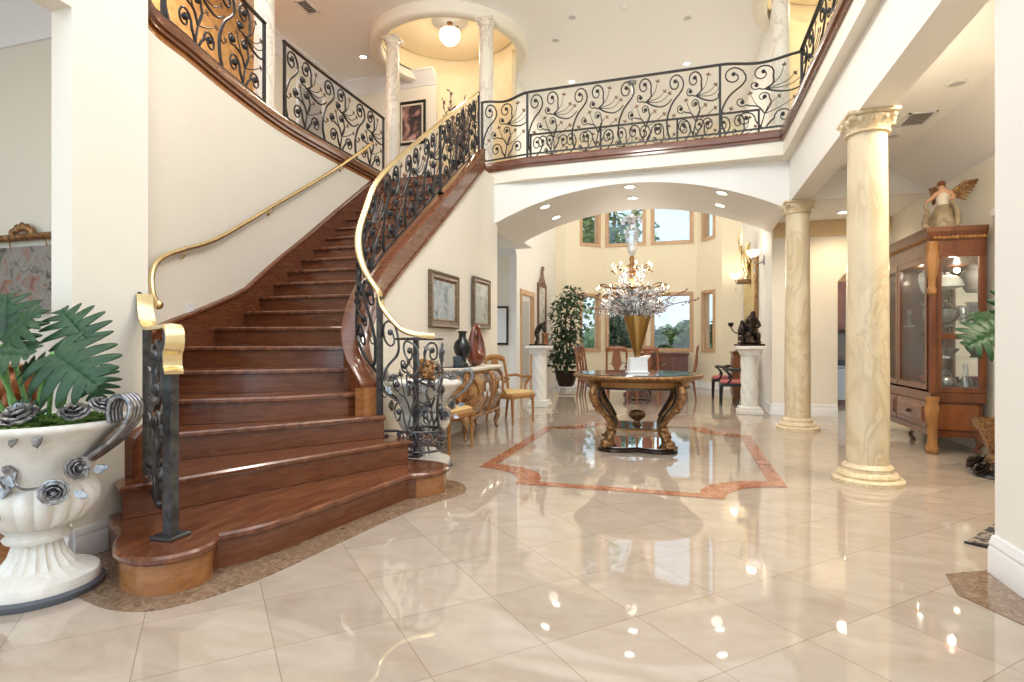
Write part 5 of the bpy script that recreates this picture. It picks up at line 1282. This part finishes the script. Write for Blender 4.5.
# red chairs and secretary
rc = armchair('black framed armchair with rose seat behind the right pedestal', (.93, 11.75, 0), -PI / 2, 'black', 'redseat', .52, .5, .92, splat=True)
dup(rc, (.85, 13.15, 0), -PI / 2, 'black framed armchair with pale rose seat farther off, left of the mahogany secretary')
sc_ = thing('secretary', 'small mahogany secretary against the right wall behind the black armchair', 'cabinet', (1.17, 12.5, 0), -PI / 2)
b = MB(); b.cbox(-.32, .32, -.20, .22, .08, .98, .012); b.build('body', 'cherryorange', sc_)
b = MB(); b.cbox(-.35, .35, -.22, .23, .98, 1.03, .01); b.build('top', 'mahogany', sc_)
for z in (.16, .42, .68):
    b = MB(); b.cbox(-.27, .27, -.215, -.20, z, z + .22, .006); q = b.build('drawer', 'mahogany', sc_); m = MB(); m.sphere((0, -.225, z + .11), .016, 7, 5); m.build('knob', 'gold', q)
for x in (-.27, .27):
    for y in (-.16, .18): taper_leg(sc_, x, y, 0, .09, .03, .022, 'mahogany')
cs = thing('candelabrum', 'dark candelabrum with clear cups left of the seated couple statue', 'candelabrum', (1.08, 12.36, 1.032))
m = MB(); m.lathe([(.08, 0), (.08, .015), (.02, .04), (.016, .42), (.03, .44)], 14); m.build('stem', 'bronze', cs)
for s in (-1, 1):
    m = MB(); m.tube(crom([(0, 0, .36), (s * .10, 0, .40), (s * .15, 0, .50)], 5), .012, 7); m.build('arm', 'bronze', cs); m = MB(); m.lathe([(.03, .50), (.05, .53), (.055, .58), (.045, .58), (.01, .52)], 12, (s * .15, 0, 0)); m.build('cup', 'bronze', cs)

# ------------------------------------------------------------------ chandelier
cz = thing('chandelier', 'large lit crystal chandelier hanging in the far room above the dining table', 'chandelier', (-1.07, 12.6, 0))
m = MB(); m.tube([(0, 0, 4.05), (0, 0, UC)], .012, 6); m.lathe([(.09, UC - .05), (.10, UC - .02), (.10, UC)], 16); m.build('suspension_rod', 'silver', cz)
m = MB(); m.lathe([(.03, 2.25), (.07, 2.32), (.13, 2.42), (.07, 2.52), (.05, 2.62), (.10, 2.72), (.06, 2.85), (.04, 2.95), (.06, 3.05), (.03, 3.1)], 16); m.build('stem', 'gold', cz)
m = MB(); m.lathe([(.04, 3.1), (.10, 3.2), (.14, 3.45), (.16, 3.62), (.11, 3.72), (.05, 3.78), (.09, 3.86), (.12, 3.92), (.05, 4.0), (.02, 4.06)], 10); m.build('crystal_crown', 'crystal', cz, smooth=0)
m = MB()
for i in range(10):
    a = 2 * PI * i / 10; m.tube(crom([(.03 * math.cos(a), .03 * math.sin(a), 3.78), (.16 * math.cos(a), .16 * math.sin(a), 3.95), (.22 * math.cos(a), .22 * math.sin(a), 3.88)], 5), .012, 5); m.sphere((.22 * math.cos(a), .22 * math.sin(a), 3.84), (.02, .02, .035), 6, 4)
m.build('crystal_plume', 'crystalw', cz)
def tier(n, rad, z, rs, zs, off_=0):
    for i in range(n):
        a = 2 * PI * i / n + off_; ca, sa_ = math.cos(a), math.sin(a)
        m = MB(); m.tube(crom([(rs * ca, rs * sa_, zs), (rad * .5 * ca, rad * .5 * sa_, zs - .10), (rad * .95 * ca, rad * .95 * sa_, zs - .04), (rad * ca, rad * sa_, z)], 5), .014, 6); m.lathe([(.02, 0), (.045, .02), (.045, .028)], 10, (rad * ca, rad * sa_, z)); ao = m.build('arm', 'gold', cz, smooth=60)
        m = MB(); m.lathe([(.014, .028), (.014, .12)], 8, (rad * ca, rad * sa_, z)); m.build('candle', 'cloth', ao)
        m = MB(); m.lathe([(.006, .12), (.018, .145), (.014, .175), (.003, .20)], 8, (rad * ca, rad * sa_, z)); m.build('flame_bulb', 'bulb', ao, smooth=60)
tier(8, .42, 2.74, .04, 2.92, .3); tier(12, .76, 2.24, .10, 2.50); tier(10, .62, 1.98, .12, 2.30, .3)
rnd = random.Random(9)
for nm_, R_, z0, z1, n in (('upper_crystals', .30, 2.55, 2.85, 90), ('middle_crystals', .62, 2.0, 2.4, 190), ('lower_crystals', .72, 1.78, 2.1, 220)):
    m = MB()
    for i in range(n):
        a = rnd.random() * 2 * PI; r_ = R_ * math.sqrt(rnd.uniform(.25, 1)); z = rnd.uniform(z0, z1); s = rnd.uniform(.012, .024); c = (r_ * math.cos(a), r_ * math.sin(a), z)
        m.add([(c[0], c[1], c[2] + s * 1.6), (c[0] + s, c[1], c[2]), (c[0], c[1] + s, c[2]), (c[0] - s, c[1], c[2]), (c[0], c[1] - s, c[2]), (c[0], c[1], c[2] - s * 2)], [(0, 1, 2), (0, 2, 3), (0, 3, 4), (0, 4, 1), (5, 2, 1), (5, 3, 2), (5, 4, 3), (5, 1, 4)])
    o = m.build(nm_, 'crystalw', cz, smooth=0); o['kind'] = 'stuff'

# ------------------------------------------------------------------ landing flowers, upper things
df = thing('dried_branches', 'tall dark dried branch arrangement standing on the stair landing', 'arrangement', (-3.95, 9.62, H2))
m = MB(); m.lathe([(.10, 0), (.15, .04), (.17, .2), (.11, .36), (.13, .4), (.11, .4), (.01, .3)], 20); m.build('pot', 'bronze', df)
rnd = random.Random(21)
for k in range(22):
    a = rnd.random() * 2 * PI; L = rnd.uniform(.8, 1.6); sp = rnd.uniform(.08, .42); m = MB(); tip = V((sp * math.cos(a), sp * math.sin(a), .35 + L * .85)); m.tube(crom([(0, 0, .3), tip * .55 + V((0, 0, .1)), tip], 5), .007, 5)
    for q in range(14):
        f = .35 + .65 * q / 13; c = V((0, 0, .3)).lerp(tip, f); petal_leaf(m, c, V((rnd.uniform(-1, 1), rnd.uniform(-1, 1), .6)), V((rnd.uniform(-1, 1), rnd.uniform(-1, 1), 1)), rnd.uniform(.05, .11))
    m.build('branch', 'twig', df, smooth=0)
lp = thing('crystal_ceiling_lamp', 'lit crystal flush lamp under the round ceiling well on the landing', 'ceiling lamp', (RC[0][0], RC[0][1], UC + .1))
m = MB(); m.lathe([(.20, .36), (.34, .38), (.37, .40), (.37, .43), (.05, .44)], 40); m.build('medallion', 'ring', lp)
m = MB(); m.lathe([(.02, .20), (.03, .30), (.08, .40)], 12); m.tube(crom([(.16, 0, .26), (.05, .1, .3), (-.1, .06, .25), (-.16, -.04, .29)], 5), .02, 7); m.build('gilt_mount', 'gold', lp)
m = MB(); m.lathe([(.04, -.06), (.12, -.03), (.19, .05), (.205, .12), (.19, .20), (.10, .22)], 24, mod=lambda a, z: 1 + .05 * math.sin(12 * a)); m.build('crystal_bowl', 'shade', lp, smooth=0)
def can(label, c, n=(0, 0, -1), lit=True, r=.085, group=None):
    t = thing('ceiling_light', label, 'ceiling light', c); n = V(n).normalized()
    q = V((0, 0, -1)).rotation_difference(n).to_matrix().to_4x4()
    m = MB(); m.lathe([(r * .72, -.004), (r * .78, -.012), (r, -.008), (r * 1.02, .002), (r * .72, .004)], 24, cap=False); MB().merge(m, q).build('trim_ring', 'ring', t)
    m = MB(); m.lathe([(r * .75, -.003), (r * .4, -.005), (.004, -.006)], 24); MB().merge(m, q).build('lens', 'lens' if lit else 'lensoff', t)
    return t
def arch_n(x):
    d_ = V((x - xm, 0, arch_z(x) - (zc - R))).normalized(); return -d_
for lab, x, y in (('left front', -2.16, 9.02), ('left back', -2.16, 9.85), ('middle front', -.79, 8.92), ('middle back', -.80, 9.62), ('right front', .55, 8.92), ('right back', .57, 9.68)):
    nn_ = arch_n(x); p = V((x, y, arch_z(x))) + nn_ * .001; can('lit downlight in the arch soffit, %s of six' % lab, p, nn_, True, .10)
can('lit downlight in the corridor ceiling behind the near column', (2.34, 9.75, 3.199), r=.10)
can('lit downlight in the upper gallery ceiling by the crown moulding', (-6.1, 9.95, UC - .001))
can('lit downlight above the far bridge railing, left one', (-2.32, 12.2, UC - .001)); can('lit downlight above the far bridge railing, right one', (.07, 12.1, UC - .001))
can('unlit downlight high in the white ceiling, lower left one', (-2.3, 10.45, UC - .001), lit=False); can('unlit downlight high in the white ceiling, upper left one', (-1.86, 9.8, UC - .001), lit=False); can('unlit downlight high in the white ceiling, right one', (.07, 10.4, UC - .001), lit=False)
can('unlit downlight in the right room ceiling above the vent', (2.40, 6.15, 3.579), lit=False); can('unlit downlight in the right room ceiling, farther than the vent', (2.30, 7.5, 3.579), lit=False)
sd_ = thing('smoke_detector', 'round white smoke detector at the top of the white ceiling', 'smoke detector', (-.95, 9.75, UC))
m = MB(); m.lathe([(.07, 0), (.07, -.02), (.05, -.04), (.005, -.042)], 24); m.build('housing', 'ring', sd_); m = MB(); m.lathe([(.05, -.012), (.074, -.014), (.074, -.018), (.05, -.02)], 24); m.build('slot_ring', 'grille', sd_)
def vent(label, c, w, d_, rz):
    t = thing('ceiling_vent', label, 'vent', c, rz); m = MB()
    for a in ((-w, w, -d_, -d_ + .025), (-w, w, d_ - .025, d_), (-w, -w + .025, -d_, d_), (w - .025, w, -d_, d_)): m.box(a[0], a[1], a[2], a[3], -.012, 0)
    m.build('frame', 'trim', t); m = MB(); n = 7
    for i in range(n):
        y = -d_ + .03 + (2 * d_ - .06) * (i + .5) / n; m.bar((-w + .02, y, -.006), (w - .02, y, -.006), .004, .022) if False else m.box(-w + .02, w - .02, y - .012, y + .008, -.010, -.004)
    m.build('slats', 'grille', t); m = MB(); m.box(-w + .02, w - .02, -d_ + .02, d_ - .02, -.003, -.001); m.build('duct', 'black', t)
vent('grey slatted vent in the right room ceiling behind the near column', (2.37, 7.0, 3.58), .13, .20, 0)
vent('grey slatted vent in the gallery ceiling near the top edge', (-6.1, 8.2, UC), .11, .20, 0)
wv = thing('shuttered_window', 'pale shuttered panel on the gallery side wall seen through the sloping railing', 'shutter', (-7.295, 9.9, 4.9), PI / 2)
m = MB(); frame_bars(m, .9, 1.5, .08, .04); m.build('frame', 'trim', wv, smooth=0); m = MB()
for i in range(16): m.extr([(-.38, -.005, .1 + i * .083), (.38, -.005, .1 + i * .083), (.38, -.025, .16 + i * .083), (-.38, -.025, .16 + i * .083)], (0, .006, 0))
m.build('louvres', 'lensoff', wv, smooth=0)

# ------------------------------------------------------------------ kitchen glimpse
kb = thing('kitchen_base_cabinet', 'dark wood base cabinet with granite top glimpsed in the kitchen', 'cabinet', (2.75, 12.3, 0))
b = MB(); b.cbox(-.5, -.06, 0, .6, .1, .88, .006); b.cbox(.56, 1.2, 0, .6, .1, .88, .006); b.box(-.06, .56, .05, .6, .0, .88); b.box(-.5, 1.2, .06, .6, 0, .1); b.build('body', 'cherry', kb)
b = MB(); b.cbox(-.52, 1.22, -.03, .62, .88, .92, .006); b.build('worktop', 'granite', kb); b = MB(); b.box(-.5, 1.2, .6, .62, .92, 1.4); b.build('splashback', 'granite', kb)
dw = thing('dishwasher', 'stainless dishwasher under the kitchen worktop', 'dishwasher', (3.0, 12.29, 0))
b = MB(); b.cbox(-.295, .295, -.02, .045, .1, .87, .006); b.build('front', 'steelapp', dw); b = MB(); b.box(-.295, .295, -.024, -.018, .76, .87); b.build('control_strip', 'black', dw); b = MB(); b.tube([(-.22, -.05, .72), (.22, -.05, .72)], .012, 8); b.build('handle', 'steelapp', dw)
ku = thing('kitchen_wall_cabinet', 'dark wood wall cabinet above the kitchen worktop', 'cabinet', (2.75, 12.5, 1.45))
b = MB(); b.cbox(-.5, 1.2, 0, .4, 0, .95, .006); b.build('body', 'cherry', ku)
for x in (-.48, .02, .52):
    b = MB()
    for a in ((x, x + .06, .03, .92), (x + .42, x + .48, .03, .92), (x, x + .48, .03, .10), (x, x + .48, .85, .92)): b.cbox(a[0], a[1], -.02, .0, a[2], a[3], .004)
    q = b.build('door', 'mahogany', ku); b = MB(); b.box(x + .06, x + .42, -.01, -.004, .1, .85); b.build('door_panel', 'cherry', q)
GLOW = 2.45
# ------------------------------------------------------------------ garden beyond the bay windows
b = MB(); b.box(-40, 40, 16.6, 90, -.5, -.3); struct('ground', b, 'lawn')
def tree(label, x, y, h, cr, n, leafm, seed, cat='tree', name='garden_tree', lsz=.28):
    t = thing(name, label, cat, (x, y, -.3)); rnd = random.Random(seed)
    m = MB(); m.tube(crom([(0, 0, 0), (.1, 0, h * .3), (-.05, .1, h * .6), (.05, 0, h * .85)], 5), [.14 - .005 * i for i in range(16)], 8)
    for k in range(7):
        a = rnd.random() * 2 * PI; z = h * rnd.uniform(.35, .7); m.tube(crom([(0, 0, z), (cr * .45 * math.cos(a), cr * .45 * math.sin(a), z + h * .1), (cr * .85 * math.cos(a), cr * .85 * math.sin(a), z + h * .12)], 4), .035, 6)
    m.build('trunk', 'bark', t); m = MB()
    for k in range(9):
        a = rnd.random() * 2 * PI; r_ = cr * .55 * math.sqrt(rnd.random()); z = h * rnd.uniform(.3, .9); foliage(m, (r_ * math.cos(a), r_ * math.sin(a), z), (cr * .45, cr * .45, h * .14), n // 9, rnd, lsz, 1.3)
    solid(m.build('foliage', leafm, t, smooth=0), .004)
tree('tall garden tree filling the left bay windows', -4.1, 19.6, 8.2, 2.0, 3600, 'outleaf', 1)
tree('airy garden tree in the upper window behind the chandelier', -2.8, 24.3, 8.8, 2.0, 1300, 'outleaf', 2)
tree('dark bushy tree low in the left bay window', -4.0, 18.1, 3.0, .9, 1800, 'outdark', 3, lsz=.2)
tree('dark bushy tree behind the gold cone vase', -1.85, 18.6, 2.7, .85, 1800, 'outdark', 4, lsz=.2)
tree('dense shrub in the lower centre window', -.9, 20.8, 2.3, 1.0, 1600, 'outdark', 6, 'shrub', 'garden_shrub', .2)
tree('yellow green shrub in the lower right of the centre window', 0.0, 19.2, 2.5, .8, 1600, 'outleaf', 7, 'shrub', 'garden_shrub', .2)
tree('slender green shrub in the right bay window', 1.30, 18.4, 2.4, .6, 1400, 'outleaf', 8, 'shrub', 'garden_shrub', .2)
hd = thing('far_hedge', 'low dark hedge along the far end of the garden', 'hedge', (0, 34, -.3)); rnd = random.Random(8); m = MB(); m.cbox(-14, 12, -.6, .6, 0, 1.5, .2)
for i in range(26): m.sphere((-14 + i, rnd.uniform(-.3, .3), 1.5 + rnd.uniform(-.2, .3)), (.9, .8, .7), 8, 6)
m.build('foliage', 'outdark', hd)

# ------------------------------------------------------------------ light
def light(kind, name, loc, power, col, **k):
    l = bpy.data.lights.new(name, kind); l.energy = power; l.color = col
    for a, v in k.items():
        if a != 'rot': setattr(l, a, v)
    o = bpy.data.objects.new(name, l); COL.objects.link(o); o.location = loc
    if 'rot' in k: o.rotation_euler = k['rot']
    return o
WARM = (1, .78, .5)
light('POINT', 'landing_lamp_light', (RC[0][0], RC[0][1], UC - .08), 26, (1, .86, .68), shadow_soft_size=.12)
light('POINT', 'right_dome_light', (RC[1][0], RC[1][1], UC - .08), 26, (1, .86, .68), shadow_soft_size=.12)
light('POINT', 'chandelier_light', (-1.07, 12.6, 2.65), 150, (1, .90, .74), shadow_soft_size=.35)
for n_, p, e in (('near', (1.2, 11.25, 2.95), 5), ('far', (1.2, 15.0, 2.95), 3.5)): light('POINT', 'sconce_light_' + n_, p, e, WARM, shadow_soft_size=.08)
for i, (x, y) in enumerate(((-2.1, 9.4), (-.8, 9.3), (.5, 9.3))): light('SPOT', 'arch_downlight_%d' % i, (x, y, 3.1), 22, (1, .88, .7), spot_size=2.4, spot_blend=.8, shadow_soft_size=.08)
light('SPOT', 'corridor_downlight', (2.34, 9.75, 3.15), 58, WARM, spot_size=2.6, spot_blend=.9, shadow_soft_size=.08)
light('AREA', 'amber_gallery_light', (-6.2, 6.0, UC - .05), 80, (1, .90, .76), size=1.2)
light('AREA', 'right_room_light', (2.3, 5.2, 3.5), 60, (1, .86, .66), size=.8)
light('AREA', 'living_ceiling_light', (-1.0, 13.2, UC - .05), 75, (1, .93, .82), size=3)
light('AREA', 'left_room_light', (-5.0, 1.0, 3.8), 20, (1, .93, .84), size=1.5)
light('POINT', 'hall_fill_light', (-1.2, 4.8, 5.3), 210, (1, .95, .86), shadow_soft_size=.4)  # added fill with no fixture, lifts the hall walls and ceiling
for i, (x, y, z) in enumerate(((2.85, 7.42, 2.1), (2.85, 8.3, 2.1))): light('POINT', 'cabinet_lamp_%d' % i, (x, y, z), 4, (1, .86, .66), shadow_soft_size=.03)
light('POINT', 'kitchen_light', (2.9, 11.4, 2.7), 25, WARM, shadow_soft_size=.15)
w = bpy.data.worlds.new('sky'); SC.world = w; w.use_nodes = True; nt = w.node_tree
bg = nt.nodes['Background']; tc = nt.nodes.new('ShaderNodeTexCoord'); sp = nt.nodes.new('ShaderNodeSeparateXYZ'); rp = nt.nodes.new('ShaderNodeValToRGB')
nt.links.new(tc.outputs['Generated'], sp.inputs[0]); nt.links.new(sp.outputs[2], rp.inputs[0]); nt.links.new(rp.outputs[0], bg.inputs[0])
e = rp.color_ramp.elements; e[0].position = .0; e[0].color = (.60, .70, .76, 1); e[1].position = .6; e[1].color = (.86, .88, .92, 1)
k = e.new(.05); k.color = (.62, .75, .84, 1); k = e.new(.3); k.color = (.58, .74, .87, 1)
# bright hazy sun glow high behind the camera, pouring in through the open entrance side
dt_ = nt.nodes.new('ShaderNodeVectorMath'); dt_.operation = 'DOT_PRODUCT'; nt.links.new(tc.outputs['Generated'], dt_.inputs[0]); dt_.inputs[1].default_value = V((.05, -.80, .60)).normalized()
mr = nt.nodes.new('ShaderNodeMapRange'); mr.inputs['From Min'].default_value = -.1; mr.inputs['From Max'].default_value = 1; mr.inputs['To Min'].default_value = 1.25; mr.inputs['To Max'].default_value = GLOW
nt.links.new(dt_.outputs['Value'], mr.inputs['Value']); nt.links.new(mr.outputs[0], bg.inputs[1])

# ------------------------------------------------------------------ camera
cam = bpy.data.cameras.new('camera'); co = bpy.data.objects.new('camera', cam); COL.objects.link(co)
cam.sensor_width = 36; cam.lens = 567 / 1024 * 36; cam.shift_y = 2 / 1024; cam.clip_start = .05; cam.clip_end = 300
co.location = (0, 0, 1.2); co.rotation_euler = (PI / 2, 0, math.radians(16.8)); SC.camera = co
SC.view_settings.view_transform = 'Standard'; SC.view_settings.look = 'None'; SC.view_settings.gamma = 1; SC.view_settings.exposure = .32
SC.view_settings.use_curve_mapping = False
SC.cycles.max_bounces = 8; SC.cycles.diffuse_bounces = 4; SC.cycles.glossy_bounces = 4; SC.cycles.transparent_max_bounces = 12; SC.cycles.caustics_reflective = False; SC.cycles.caustics_refractive = False
SC.cycles.sample_clamp_indirect = 6
